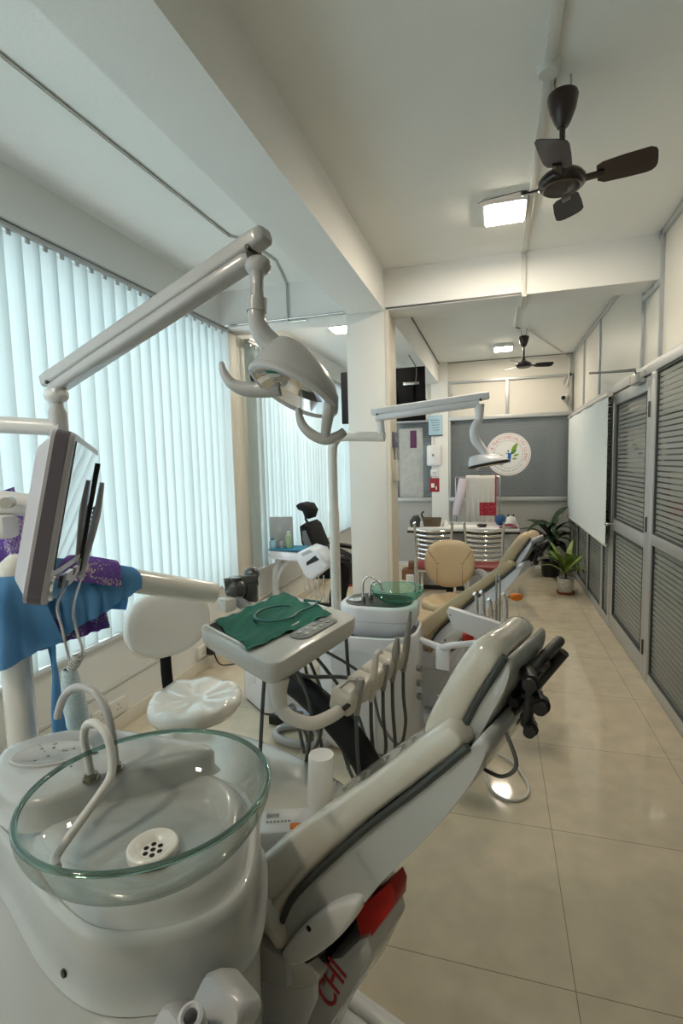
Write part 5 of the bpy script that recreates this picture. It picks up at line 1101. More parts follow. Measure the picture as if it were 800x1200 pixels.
b.free(); b = BM(); box(b, (-1.985, 4.50, 0.90), (0.22, 0.014, 0.27), rz=0.12, bevel=0.005); obj('panel', b, M['greyshell'], tt); b = BM(); box(b, (-1.985, 4.495, 0.763), (0.12, 0.09, 0.010), rz=0.12, bevel=0.002); obj('foot', b, M['greyshell'], tt)
def jar(x, y, z, r, h, m, lid, name, lab, cat):
    t = thing(name, lab, cat, (x, y, z)); b = BM(); lathe(b, [(0, 0), (r*0.9, 0), (r, h*0.06), (r, h*0.7), (r*0.8, h*0.82), (r*0.45, h*0.86), (r*0.45, h*0.9), (0, h*0.9)], (x, y, z), 18); obj('body', b, m, t)
    b = BM(); lathe(b, [(0, 0), (r*0.5, 0), (r*0.5, h*0.13), (0, h*0.13)], (x, y, z+h*0.87), 14); obj('cap', b, lid, t)
jar(-2.01, 4.36, 0.763, 0.032, 0.09, mat('pale_blue_plastic', (0.35, 0.55, 0.68), 0.4), M['tealcloth'], 'plastic_jar', 'small blue and white jar on the far cart beside the grey screen', 'jar')
jar(-1.88, 4.42, 0.763, 0.030, 0.15, mat('pale_green_plastic', (0.38, 0.50, 0.30), 0.3), M['plastic'], 'spray_bottle', 'pale green bottle on the far cart in front of the window blind', 'bottle')
jar(-1.94, 4.40, 0.763, 0.022, 0.08, mat('dull_plastic', (0.40, 0.38, 0.36), 0.4), M['grey'], 'plastic_jar', 'small brownish jar between the blue jar and green bottle on the far cart', 'jar')

# black office chair with headrest
oc = thing('office_chair', 'black office chair with headrest facing the far window blind', 'chair', (-1.80, 5.15, 0))
b = BM(); prism(b, [(-2.12, 5.06, 1.10), (-2.08, 5.06, 1.125), (-2.00, 5.06, 1.11), (-1.96, 5.06, 1.04), (-1.99, 5.06, 0.965), (-2.03, 5.06, 0.985), (-2.05, 5.06, 1.04), (-2.10, 5.06, 1.06)], (0, 0.26, 0), bevel=0.02); obj('headrest', b, M['matblack'], oc, angle=60)
b = BM(); tube(b, [(-2.05, 5.19, 1.05), (-2.06, 5.19, 0.95), (-2.01, 5.19, 0.88)], 0.014, 10, smooth=3); obj('headrest_post', b, M['black'], oc)
pr_ = [(-2.055, 0.90), (-2.00, 0.935), (-1.955, 0.90), (-1.90, 0.76), (-1.86, 0.66), (-1.85, 0.55), (-1.90, 0.52), (-1.97, 0.60), (-2.04, 0.74)]
b = BM(); prism(b, [(x, 4.98, z) for x, z in pr_], (0, 0.40, 0), bevel=0.02); bk = obj('backrest', b, M['matblack'], oc, angle=60)
b = BM(); prism(b, [(-2.02, 4.975, 0.86), (-1.985, 4.975, 0.87), (-1.93, 4.975, 0.73), (-1.93, 4.975, 0.65), (-1.99, 4.975, 0.68), (-2.02, 4.975, 0.78)], (0, 0.006, 0)); obj('mesh_insert', b, M['grey'], bk)
b = BM(); prism(b, [(-1.90, 4.90, 0.60), (-1.84, 4.90, 0.70), (-1.70, 4.90, 0.62), (-1.58, 4.90, 0.56), (-1.58, 4.90, 0.42), (-1.88, 4.90, 0.40)], (0, 0.46, 0), bevel=0.03); obj('seat', b, M['matblack'], oc, angle=60)
for y in (4.86, 5.40):
    b = BM(); tube(b, [(-1.86, y, 0.45), (-1.86, y, 0.62), (-1.80, y, 0.66), (-1.62, y, 0.64), (-1.50, y, 0.60)], [0.018, 0.018, 0.024, 0.026, 0.02], 10, smooth=4); obj('armrest', b, M['black'], oc)
b = BM(); lathe(b, [(0, 0.08), (0.04, 0.08), (0.04, 0.25), (0.025, 0.26), (0.025, 0.42), (0, 0.42)], (-1.73, 5.13, 0)); obj('gas_column', b, M['black'], oc)
for i in range(5):
    a = 2*math.pi*i/5+0.2; b = BM(); tube(b, [(-1.73, 5.13, 0.10), (-1.73+0.28*math.cos(a), 5.13+0.28*math.sin(a), 0.06)], [0.028, 0.018], 10); l_ = obj('base_leg', b, M['black'], oc)
    b = BM(); ellipsoid(b, (-1.73+0.28*math.cos(a), 5.13+0.28*math.sin(a), 0.03), (0.03, 0.03, 0.03)); obj('caster', b, M['black'], l_)
b = BM(); grid(b, lambda u, v: (-1.70+0.16*u+0.02*math.sin(v*7), 4.84+0.02*math.sin(u*8), 0.56-0.50*v), 12, 14); solid(b, 0.004); tag(obj('black_cloth', b, M['matblack'], angle=80), 'black garment hanging from the arm of the black office chair', 'cloth')

for o in bpy.data.objects:                       # clear of the blind
    if o.parent is None and o.get('label') and (o.name.startswith(('instrument_cart', 'tray_mat', 'desk_screen', 'plastic_jar', 'spray_bottle', 'office_chair', 'black_cloth'))):
        o.location = o.location + (Vector((0.22, -0.32, 0)) if o.name.startswith(('office', 'black_cloth')) else Vector((0.11, -0.18, 0)))
# ================================================================ TABLE AREA
tb = thing('reception_table', 'white-topped table with dark edge and speckled grey sides at the back', 'table', (-0.35, 6.08, 0))
b = BM(); bx(b, -0.95, 0.245, 5.75, 6.40, 0.73, 0.76, 0.003); obj('table_top', b, mat('white_marble', (0.70, 0.70, 0.70), 0.2, noise=0.08, nscale=8), tb)
b = BM(); bx(b, -0.955, 0.25, 5.745, 6.405, 0.705, 0.729, 0.002); obj('edge_band', b, M['black'], tb)
gm = mat('speckled_granite', (0.42, 0.42, 0.43), 0.4, noise=0.55, nscale=60)
for x in (-0.86, 0.12):
    b = BM(); bx(b, x-0.03, x+0.03, 5.80, 6.36, 0.03, 0.705, 0.003); l_ = obj('side_panel', b, gm, tb); b = BM(); bx(b, x-0.034, x+0.034, 5.795, 6.365, 0.0, 0.03); obj('base_strip', b, M['black'], l_)
b = BM(); bx(b, -0.83, 0.09, 6.02, 6.05, 0.05, 0.705, 0.003); l_ = obj('modesty_panel', b, gm, tb); b = BM(); bx(b, -0.83, 0.09, 6.015, 6.055, 0.0, 0.05); obj('base_strip', b, M['black'], l_)
b = BM(); bx(b, 0.08, 0.235, 5.80, 5.95, 0.03, 0.20, 0.006); obj('drawer_box', b, M['plastic'], tb)
def metal_chair(x, y, label):
    t = thing('metal_chair', label, 'chair', (x, y, 0), 0, None)
    for s_ in (-1, 1):
        b = BM(); tube(b, [(x+0.17*s_, y-0.02, 0.0), (x+0.17*s_, y, 0.45), (x+0.165*s_, y-0.02, 0.70), (x+0.18*s_, y-0.06, 0.89), (x+0.178*s_, y-0.07, 0.905)], 0.013, 12, smooth=4); obj('leg', b, M['chrome'], t)
        b = BM(); tube(b, [(x+0.17*s_, y+0.40, 0.0), (x+0.17*s_, y+0.38, 0.43)], 0.013, 12); obj('leg', b, M['chrome'], t)
    for i in range(7):
        z = 0.56+0.047*i; b = BM(); yy = y-0.005-0.055*max(0, (z-0.65)/0.25); hw = 0.166+0.010*i/6
        pts = [(x-hw+2*hw*k/8, yy-0.035*math.sin(math.pi*k/8), z-0.012*math.sin(math.pi*k/8)) for k in range(9)]
        tube(b, pts, 0.011, 8, sx=0.45, up=(0, 0, 1)); obj('back_slat', b, M['chrome'], t)
    b = BM(); bx(b, x-0.19, x+0.19, y+0.0, y+0.40, 0.44, 0.48, 0.015); obj('seat_cushion', b, mat('dark_red_vinyl', (0.22, 0.03, 0.03), 0.4) if 'dark_red_vinyl' not in bpy.data.materials else bpy.data.materials['dark_red_vinyl'], t)
    b = BM(); tube(b, [(x-0.17, y, 0.43), (x+0.17, y, 0.43), (x+0.17, y+0.38, 0.43), (x-0.17, y+0.38, 0.43), (x-0.17, y, 0.43)], 0.010, 8); obj('seat_frame', b, M['chrome'], t)
metal_chair(-0.575, 5.02, 'chrome slat-back chair at the table, nearer the square column')
metal_chair(-0.105, 5.06, 'chrome slat-back chair at the table, behind the tan headrest')
# hanging garments on a rail behind the table
rk = thing('garment_rail', 'thin steel rail behind the table that carries coat and towel', 'rack', (-0.23, 6.90, 0))
for x in (-0.50, 0.05):
    b = BM(); tube(b, [(x, 6.90, 0), (x, 6.90, 1.29)], 0.010, 10); p_ = obj('upright', b, M['steel'], rk)
    b = BM(); tube(b, [(x, 6.72, 0.012), (x, 7.08, 0.012)], 0.012, 8); obj('foot', b, M['steel'], p_)
b = BM(); tube(b, [(-0.50, 6.90, 1.285), (0.05, 6.90, 1.285)], 0.010, 10); obj('cross_bar', b, M['steel'], rk)
def hang(name, x0, x1, zt, zb, m, label, cat, seed, cols=None, taper=0.0):
    rd = random.Random(seed); p1, p2 = rd.uniform(0, 6), rd.uniform(0, 6)
    def fn(u, v):
        tot = (zt-zb)*2+0.06; d = v*tot; L = zt-zb; fold = 0.020*math.sin(u*16+p1)+0.012*math.sin(u*31+p2)
        xs = x0+(x1-x0)*u
        if d < L: k = 1-d/L; return (xs-taper*k*(1-u), 6.90-0.026-abs(fold)*k-0.02*k, zb+d)
        if d < L+0.06: a = (d-L)/0.06*math.pi; return (xs, 6.90-0.026*math.cos(a), zt+0.020*math.sin(a))
        k = (d-L-0.06)/L; return (xs, 6.90+0.026+abs(fold)*k, zt-(d-L-0.06))
    b = BM(); grid(b, fn, 30, 50); solid(b, 0.003); return tag(obj(name, b, m, angle=80), label, cat)
coat_m = mat('off_white_cotton', (0.66, 0.62, 0.60), 0.85, bump=0.3, bscale=30); pink_m = mat('pale_pink_cotton', (0.74, 0.64, 0.70), 0.85)
hang('white_coat', -0.37, -0.20, 1.29, 0.60, coat_m, 'off-white coat hanging over the rail behind the table', 'coat', 3)
b = BM(); tube(b, [(-0.405, 6.86, 1.27), (-0.43, 6.84, 1.10), (-0.47, 6.83, 0.92), (-0.49, 6.83, 0.80)], [0.05, 0.058, 0.055, 0.048], 14, smooth=5, sx=0.6); slv = tag(obj('coat_sleeve', b, pink_m, angle=70), 'pale pink sleeve hanging at the left end of the garment rail', 'coat')
def towel_mat():
    m = mat('towel_with_red_band', (0.64, 0.60, 0.55), 0.9, bump=0.3, bscale=120); n, l = nodes_of(m); b = n['Principled BSDF']
    tc = n.new('ShaderNodeTexCoord'); sp = n.new('ShaderNodeSeparateXYZ'); l.new(tc.outputs['Object'], sp.inputs[0])
    g1 = n.new('ShaderNodeMath'); g1.operation = 'GREATER_THAN'; g1.inputs[1].default_value = 0.19; l.new(sp.outputs[2], g1.inputs[0])
    g2 = n.new('ShaderNodeMath'); g2.operation = 'LESS_THAN'; g2.inputs[1].default_value = 0.36; l.new(sp.outputs[2], g2.inputs[0])
    mu = n.new('ShaderNodeMath'); mu.operation = 'MULTIPLY'; l.new(g1.outputs[0], mu.inputs[0]); l.new(g2.outputs[0], mu.inputs[1])
    g3 = n.new('ShaderNodeMath'); g3.operation = 'GREATER_THAN'; g3.inputs[1].default_value = 0.085; l.new(sp.outputs[0], g3.inputs[0])
    mxx = n.new('ShaderNodeMath'); mxx.operation = 'MAXIMUM'; l.new(mu.outputs[0], mxx.inputs[0]); l.new(g3.outputs[0], mxx.inputs[1])
    ck = n.new('ShaderNodeTexVoronoi'); ck.inputs['Scale'].default_value = 45; l.new(tc.outputs['Object'], ck.inputs['Vector'])
    rp = n.new('ShaderNodeValToRGB'); e = rp.color_ramp.elements; e[0].color = (0.60, 0.25, 0.24, 1); e[0].position = 0.15; e[1].color = (0.42, 0.03, 0.05, 1); e[1].position = 0.3; l.new(ck.outputs['Distance'], rp.inputs[0])
    mx = n.new('ShaderNodeMix'); mx.data_type = 'RGBA'; mx.inputs[6].default_value = (0.64, 0.60, 0.55, 1); l.new(mxx.outputs[0], mx.inputs[0]); l.new(rp.outputs[0], mx.inputs[7]); l.new(mx.outputs[2], b.inputs['Base Color'])
    return m
hang('towel', -0.20, 0.01, 1.285, 0.60, towel_mat(), 'white towel with red patterned border hanging over the rail', 'towel', 8)

# things on the table
t = thing('basket', 'dark woven basket with tan pattern on the left end of the table', 'basket', (-0.70, 5.95, 0.76))
b = BM(); loft(b, [[(-0.70+x, 5.95+y, 0.76+z) for x, y in rrect(0.105*k, 0.07*k, 0.02)] for z, k in ((0, 0.85), (0.09, 1.0), (0.095, 0.95), (0.02, 0.82))]); obj('bowl', b, mat('woven_black_tan', (0.10, 0.07, 0.04), 0.7, noise=0.9, nscale=60), t)
b = BM(); tube(b, [(-0.80, 5.95, 0.85), (-0.82, 5.95, 0.90), (-0.79, 5.95, 0.93)], 0.01, 8, smooth=3); obj('handle', b, M['black'], t)
b = BM(); prism(b, [(-0.93, 5.80, 0.76), (-0.83, 5.80, 0.76), (-0.82, 5.80, 0.85), (-0.85, 5.80, 0.90), (-0.90, 5.80, 0.89), (-0.94, 5.80, 0.83)], (0, 0.10, 0), bevel=0.02); tag(obj('handbag', b, mat('grey_black_bag', (0.05, 0.05, 0.06), 0.4)), 'small dark grey bag at the table corner next to the basket', 'bag')
b = BM(); lathe(b, [(0.0, 0), (0.05, 0), (0.03, 0.03), (0.012, 0.06), (0, 0.065)], (-0.55, 5.98, 0.76), 14); tag(obj('tissue_heap', b, M['paper']), 'crumpled white tissue on the table right of the basket', 'tissue')
b = BM(); box(b, (-0.35, 5.92, 0.764), (0.30, 0.20, 0.006), rz=0.1); tag(obj('paper_sheets', b, M['paper']), 'white paper sheets lying in the middle of the table', 'paper')
b = BM(); ellipsoid(b, (-0.145, 5.90, 0.781), (0.055, 0.03, 0.02)); box(b, (-0.145, 5.90, 0.77), (0.07, 0.04, 0.016), bevel=0.004); tag(obj('spectacle_case', b, M['black']), 'small black case on the table in front of the towel', 'case')
b = BM(); ellipsoid(b, (0.055, 6.1, 0.82), (0.065, 0.065, 0.062)); tag(obj('knitted_hat', b, mat('dark_blue_cloth', (0.02, 0.07, 0.18), 0.7)), 'dark blue rounded hat on the table next to the towel', 'hat')
t = thing('water_jug', 'white kettle-like jug at the right end of the table', 'jug', (0.165, 5.98, 0.76))
b = BM(); lathe(b, [(0, 0), (0.06, 0), (0.065, 0.03), (0.05, 0.09), (0.035, 0.11), (0, 0.115)], (0.165, 5.98, 0.76), 20); obj('body', b, M['paper'], t)
for dx in (-0.03, 0.025):
    b = BM(); cyl(b, (0.165+dx, 5.98, 0.855), (0.165+dx, 5.98, 0.895), 0.009, seg=10); obj('spout', b, M['black'], t)
b = BM(); grid(b, lambda u, v: (0.04+0.20*u, 5.78+0.12*v, 0.765+0.045*math.sin(u*math.pi)*(0.5+0.5*math.sin(v*3))), 14, 8); solid(b, 0.003); tag(obj('folded_cloth', b, mat('maroon_cloth', (0.20, 0.02, 0.05), 0.8)), 'maroon folded cloth at the right front corner of the table', 'cloth')
# boxes on the floor by the far wall
for i, (x, y, z, sx_, sy_, sz_, m_, lab) in enumerate(((-1.02, 6.55, 0.0, 0.26, 0.20, 0.13, 'cardboard', 'brown cardboard box on the floor left of the table, bottom of the pile'), (-0.99, 6.56, 0.13, 0.18, 0.15, 0.09, 'cardboard', 'smaller brown box resting on the cardboard box left of the table'), (-1.02, 6.30, 0.0, 0.09, 0.08, 0.10, 'paper', 'little white box on the floor in front of the brown boxes'))):
    b = BM(); box(b, (x, y, z+sz_/2), (sx_, sy_, sz_), rz=0.15*i, bevel=0.004); box(b, (x, y, z+sz_-0.0005), (sx_*0.96, 0.012, 0.002), rz=0.15*i); tag(obj('storage_box', b, M[m_]), lab, 'box')

# ================================================================ PLANTS
def leaf(bm, base, d, L, wd, droop, n=10, curl=0.0):
    d = Vector(d).normalized(); side = Vector((0, 0, 1)).cross(d)
    if side.length < 0.05: side = Vector((1, 0, 0))
    side.normalize(); p = Vector(base); v = d.copy(); rows = []
    for i in range(n+1):
        t_ = i/n; w_ = wd*math.sin(math.pi*min(1, t_*0.93+0.07))**0.7*(1 if t_ < 0.5 else 1-0.25*(t_-0.5)); mid = p; 
        dn = v.cross(side).normalized()*w_*0.25
        rows.append([bm.verts.new(mid-side*w_+dn*(-1)), bm.verts.new(mid), bm.verts.new(mid+side*w_+dn*(-1))])
        p = p+v*(L/n); p.x = max(-1.93, min(0.91, p.x)); p.y = min(7.36, p.y); p.z = max(0.02, p.z); v = (v+Vector((0, 0, -1))*droop/n).normalized()
    for a, b_ in zip(rows, rows[1:]):
        for k in range(2): bm.faces.new((a[k], a[k+1], b_[k+1], b_[k]))
M['leafdark'] = mat('dark_green_leaf', (0.018, 0.045, 0.018), 0.35, noise=0.4, nscale=14)
M['leafmid'] = mat('variegated_leaf', (0.20, 0.29, 0.07), 0.4, noise=0.55, nscale=30)
def plant(name, x, y, label, potm, pr0, ph, nl, L, W, dr, lm_, seed, up=1.2, saucer=None, cane=None):
    rd = random.Random(seed); t = thing(name, label, 'potted plant', (x, y, 0))
    b = BM(); z0 = 0.02 if saucer else 0.0
    lathe(b, [(0, 0), (pr0*0.82, 0), (pr0*0.95, ph*0.3), (pr0, ph*0.9), (pr0*1.05, ph), (pr0*0.92, ph), (pr0*0.88, ph*0.85), (0, ph*0.85)], (x, y, z0), 26); po = obj('pot', b, potm, t)
    if saucer: b = BM(); lathe(b, [(0, 0), (pr0*1.0, 0), (pr0*1.12, 0.03), (pr0*1.05, 0.03), (pr0*0.9, 0.02), (0, 0.02)], (x, y, 0), 24); obj('saucer', b, saucer, t)
    b = BM(); lathe(b, [(0, 0), (pr0*0.86, 0), (0, 0.012)], (x, y, z0+ph*0.86), 20); obj('soil', b, M['soil'], po)
    b = BM(); tube(b, [(x, y, z0+ph*0.85), (x+0.01, y, z0+ph+(cane or 0.06))], [0.012, 0.008], 8); obj('stem', b, M['leafmid'] if not cane else M['soil'], t)
    for i in range(nl):
        a = i*2.399+rd.uniform(-.3, .3); tt = rd.random(); b = BM()
        leaf(b, (x+0.006*math.cos(a), y+0.006*math.sin(a), z0+ph+(cane or 0.04)*(0.3+0.7*tt)), (math.cos(a), math.sin(a), up*(0.5+tt)), L*rd.uniform(0.75, 1.1), W*rd.uniform(0.8, 1.15), dr*rd.uniform(0.7, 1.3))
        obj('leaf', b, lm_, t, angle=80)
    return t
plant('potted_plant', 0.745, 6.10, 'yellow-green leafy plant in a white printed pot on a saucer by the partition', M['pot'], 0.085, 0.16, 26, 0.40, 0.028, 1.4, M['leafmid'], 4, up=1.7, saucer=M['terracotta'], cane=0.10)
plant('potted_plant', 0.68, 7.00, 'tall dark green plant with arching leaves in the far corner', M['black'], 0.12, 0.20, 26, 0.46, 0.055, 2.6, M['leafdark'], 9, up=1.7, cane=0.42)
plant('potted_plant', -1.775, 6.05, 'small green plant in a dark pot on a red stand beside the far window', M['black'], 0.11, 0.16, 16, 0.26, 0.03, 1.6, M['leafmid'], 12, up=1.2, saucer=M['red'], cane=0.08)
for o in [o for o in bpy.data.objects if o.get('label', '').startswith('small green plant')]: pass

# ================================================================ FANS, TV, CCTV, WALL ITEMS
def fan(x, y, a0, label, nb=4, R=0.30, hubz=2.50, bw=0.055):
    t = thing('ceiling_fan', label, 'ceiling fan', (x, y, hubz))
    b = BM(); tube(b, [(x-0.025, y, ZC-0.002), (x-0.025, y, ZC-0.04), (x, y, ZC-0.055), (x+0.025, y, ZC-0.04), (x+0.025, y, ZC-0.002)], 0.004, 8, smooth=3); obj('hook', b, M['steel'], t)
    b = BM(); lathe(b, [(0, ZC-0.055), (0.028, ZC-0.055), (0.050, ZC-0.065), (0.053, ZC-0.075), (0.044, ZC-0.12), (0.028, ZC-0.16), (0.018, ZC-0.175), (0, ZC-0.175)], (x, y, 0), 28); obj('canopy', b, M['brown'], t)
    b = BM(); cyl(b, (x, y, ZC-0.17), (x, y, hubz+0.06), 0.010, seg=14); obj('down_rod', b, M['brown'], t)
    b = BM(); lathe(b, [(0, 0.075), (0.014, 0.075), (0.020, 0.050), (0.045, 0.032), (0.070, 0.020), (0.082, 0.004), (0.082, -0.010), (0.074, -0.020), (0.06, -0.024), (0, -0.024)], (x, y, hubz), 36); mo_ = obj('motor', b, M['brown'], t)
    b = BM(); lathe(b, [(0.060, -0.024), (0.064, -0.027), (0.068, -0.024), (0.064, -0.020)], (x, y, hubz), 36, closed=True); obj('trim_ring', b, M['fansteel'], mo_)
    for i in range(nb):
        a = a0+2*math.pi*i/nb; X = Matrix.Translation((x, y, hubz-0.005)) @ Matrix.Rotation(a, 4, 'Z') @ Matrix.Rotation(R_(-16), 4, 'X')
        b = BM(); t1 = bmesh.new(); ol = [(0.115, -bw*0.62), (0.115, bw*0.62), (0.135, bw*0.9), (0.20, bw*0.98), (R-0.035, bw*1.0), (R-0.018, bw*0.93), (R-0.006, bw*0.72), (R-0.001, bw*0.4), (R, 0), (R-0.001, -bw*0.55), (R-0.007, -bw*0.80), (R-0.022, -bw*0.95), (0.20, -bw*0.92), (0.135, -bw*0.82)]
        prism(t1, [(px, py, 0.10*(py)**2*8-0.0018) for px, py in ol], (0, 0, 0.0028)); bmesh.ops.transform(t1, matrix=X, verts=t1.verts); merge(b, t1); bl = obj('blade', b, M['brown'], t, angle=30)
        b = BM(); t1 = bmesh.new(); box(t1, (0.10, 0, -0.004), (0.08, 0.03, 0.006), bevel=0.002); bmesh.ops.transform(t1, matrix=X, verts=t1.verts); merge(b, t1); obj('blade_iron', b, M['brown'], bl)
    return t
fan(0.228, 2.13, R_(-13), 'brown four-blade ceiling fan nearest the camera')
fan(0.285, 5.95, R_(10), 'brown ceiling fan at the back of the room', nb=3, R=0.30)

tv = thing('television', 'black television seen from behind, hung beyond the square column', 'television', (-1.15, 5.5, 1.93))
b = BM(); bx(b, -1.62, -0.705, 5.50, 5.53, 1.935, 2.49, 0.006); bx(b, -1.50, -0.82, 5.47, 5.505, 1.99, 2.35, 0.012); tvb = obj('casing', b, M['tv'], tv)
b = BM(); bx(b, -1.62, -0.705, 5.531, 5.534, 1.95, 2.48); obj('screen', b, M['black'], tv)
b = BM(); bx(b, -0.93, -0.76, 5.455, 5.472, 2.30, 2.33, 0.004); bx(b, -1.45, -1.28, 5.455, 5.472, 2.30, 2.33, 0.004); bx(b, -1.2, -1.0, 5.44, 5.472, 2.1, 2.25, 0.005); tube(b, [(-1.1, 5.45, 2.2), (-1.1, 5.42, 2.4), (-1.1, 5.42, ZC)], 0.015, 10); obj('wall_mount', b, M['steel'], tv)
b = BM(); tube(b, [(-0.72, 5.55, 2.17), (-0.66, 5.9, 2.10), (-0.62, 6.6, 2.12), (-0.60, 7.2, 2.30), (-0.58, 7.42, 2.42)], 0.006, 8, smooth=5); obj('cable', b, M['darkwire'], tv)
b = BM(); tube(b, [(-0.80, 5.46, 2.30), (-0.78, 5.40, 2.45), (-0.85, 5.36, 2.585)], 0.005, 8, smooth=5); obj('cable', b, M['darkwire'], tv)
cc = thing('security_camera', 'small white dome-nosed security camera high in the far right corner', 'security camera', (0.84, 7.40, 2.27))
b = BM(); cyl(b, (0.88, 7.45, 2.31), (0.86, 7.38, 2.30), 0.028, seg=16); obj('mount', b, M['plastic'], cc)
b = BM(); tube(b, [(0.86, 7.42, 2.285), (0.835, 7.30, 2.275)], [0.038, 0.038], 22); obj('body', b, M['plastic'], cc); b = BM(); cyl(b, (0.8345, 7.30, 2.275), (0.832, 7.285, 2.2735), 0.027, seg=20); obj('lens', b, M['black'], cc)
def flat(name, x0, x1, z0, z1, m, label, cat, y=7.42, d=0.02, bev=0.003):
    b = BM(); bx(b, x0, x1, y-d, y-0.0005, z0, z1, bev); return tag(obj(name, b, m), label, cat)
PF = 7.42
t = thing('notice_board', 'pale blue notice at the top of the far white pillar', 'notice', (-0.81, PF, 1.87))
b = BM(); bx(b, -0.908, -0.715, PF-0.012, PF-0.001, 1.87, 2.145, 0.002); sh_ = obj('sheet', b, M['bluepaper'], t)
for i in range(5):
    b = BM(); bx(b, -0.885+0.01*i, -0.76+0.006*(i % 3), PF-0.0135, PF-0.012, 2.075-0.035*i, 2.083-0.035*i); obj('printed_line', b, M['phone'] if i else M['darkwire'], sh_)
b = BM(); bx(b, -0.912, -0.711, PF-0.014, PF-0.001, 1.855, 1.872); obj('bottom_clip', b, M['darkwire'], t)
t = thing('switch_box', 'white rounded electrical box in the middle of the far pillar', 'electrical box', (-0.83, PF, 1.45))
b = BM(); loft(b, [[(-0.835+x, y, 1.585+z) for x, z in rrect(0.10*k, 0.145*k, 0.03)] for y, k in ((PF-0.0005, 1), (PF-0.04, 1), (PF-0.05, 0.9))]); bb = obj('box', b, M['plastic'], t, angle=50)
b = BM(); bx(b, -0.86, -0.83, PF-0.056, PF-0.05, 1.575, 1.605, 0.002); obj('switch', b, M['grey'], bb)
b = BM(); tube(b, [(-0.835, PF-0.01, 1.73), (-0.835, PF-0.01, 1.86)], 0.006, 6); obj('conduit', b, M['conduit'], t)
t = thing('wall_socket', 'small white socket below the electrical box on the far pillar', 'socket', (-0.83, PF, 1.28)); b = BM(); bx(b, -0.885, -0.775, PF-0.02, PF-0.0005, 1.29, 1.39, 0.006); p_ = obj('plate', b, M['plastic'], t)
for dx in (-0.015, 0.015): b = BM(); cyl(b, (-0.83+dx, PF-0.02, 1.34), (-0.83+dx, PF-0.022, 1.34), 0.008, seg=10); obj('socket_hole', b, M['darkwire'], p_)
t = thing('fire_sign', 'small red sign on the far pillar below the socket', 'sign', (-0.83, PF, 1.07)); b = BM(); bx(b, -0.90, -0.765, PF-0.006, PF-0.0005, 1.07, 1.265, 0.001); p_ = obj('plate', b, mat('dark_red_sign', (0.30, 0.02, 0.03), 0.5), t)
b = BM(); bx(b, -0.88, -0.835, PF-0.007, PF-0.006, 1.13, 1.19); obj('pictogram', b, M['paper'], p_); b = BM(); bx(b, -0.815, -0.80, PF-0.007, PF-0.006, 1.10, 1.15); obj('pictogram', b, M['paper'], p_)
flat('purple_notice', -1.18, -1.09, 1.70, 1.95, M['purple'], 'small dark purple notice on the glass left of the far pillar', 'notice', y=7.475, d=0.006)
flat('frosted_poster', -1.34, -1.00, 0.99, 1.98, mat('frosted_film', (0.42, 0.42, 0.40), 0.6, noise=0.25, nscale=14), 'pale mottled film on the narrow far glass, left of the pillar', 'poster', y=7.478, d=0.003, bev=0)
t = thing('intercom', 'grey-blue wall intercom on the side of the square column', 'intercom', (-0.735, 3.95, 1.61)); b = BM(); bx(b, -0.749, -0.725, 3.84, 4.02, 1.615, 1.73, 0.01); p_ = obj('body', b, M['phone'], t)
b = BM(); bx(b, -0.7255, -0.723, 3.88, 3.98, 1.655, 1.69); obj('display', b, mat('lcd_blue', (0.20, 0.22, 0.35), 0.3), p_); b = BM(); tube(b, [(-0.74, 3.92, 1.615), (-0.74, 3.92, 1.52)], 0.004, 6); obj('cord', b, M['darkwire'], t)
b = BM(); bx(b, -0.749, -0.722, 3.88, 3.99, 1.36, 1.52, 0.006); tag(obj('junction_box', b, M['enamel']), 'white junction box on the column side under the intercom', 'electrical box')

# round clinic sign on the far glass
sg = thing('round_sign', 'round white clinic sign with red lettering and a leaf figure on the far glass', 'sign', (0.165, 7.47, 1.29))
SX, SZ, SR, SY = 0.165, 1.572, 0.292, 7.4795
def disc(bm, r0, r1, y, n=64):
    a_ = [bm.verts.new((SX+r1*math.cos(2*math.pi*k/n), y, SZ+r1*math.sin(2*math.pi*k/n))) for k in range(n)]
    if r0 <= 0: bm.faces.new(a_)
    else:
        c_ = [bm.verts.new((SX+r0*math.cos(2*math.pi*k/n), y, SZ+r0*math.sin(2*math.pi*k/n))) for k in range(n)]
        for k in range(n): bm.faces.new((a_[k], a_[(k+1) % n], c_[(k+1) % n], c_[k]))
b = BM(); tube(b, [(SX, SY, SZ), (SX, SY-0.003, SZ)], SR, 72); dp = obj('disc', b, mat('sign_white', (0.74, 0.74, 0.74), 0.5), sg, angle=30)
for r0, r1 in ((0.272, 0.275), (0.188, 0.192)):
    b = BM(); disc(b, r0, r1, SY-0.0042); solid(b, 0.0005); obj('ring_line', b, M['redink'] if r0 > 0.2 else M['grey'], dp)
def arc_text(s, r, a_mid, step, size, m, flip=False):
    b = BM(); n = len(s)
    for i, ch_ in enumerate(s):
        if ch_ == ' ': continue
        a = a_mid + (-(i-(n-1)/2)*step if not flip else (i-(n-1)/2)*step)
        rot = a-math.pi/2 if not flip else a+math.pi/2
        X = Matrix.Translation((SX+r*math.cos(a), SY-0.0045, SZ+r*math.sin(a))) @ Matrix.Rotation(-rot, 4, 'Y') @ Matrix.Rotation(R_(90), 4, 'X')
        textbm(b, ch_, size, X, 0.0004)
    return obj('lettering', b, m, dp)
arc_text('& MULTISPECIALITY CLINIC', 0.230, R_(68), R_(7.8), 0.058, mat('rose_lettering', (0.55, 0.13, 0.15), 0.5))
arc_text('COMPREHENSIVE DENTISTRY', 0.232, R_(270), R_(4.9), 0.030, M['grey'], flip=True)
def blob(pts, m, name='figure', y=SY-0.0045, lab=None):
    b = BM(); prism(b, [(SX+x, y, SZ+z) for x, z in pts], (0, -0.001, 0)); return obj(name, b, m, dp, label=lab)
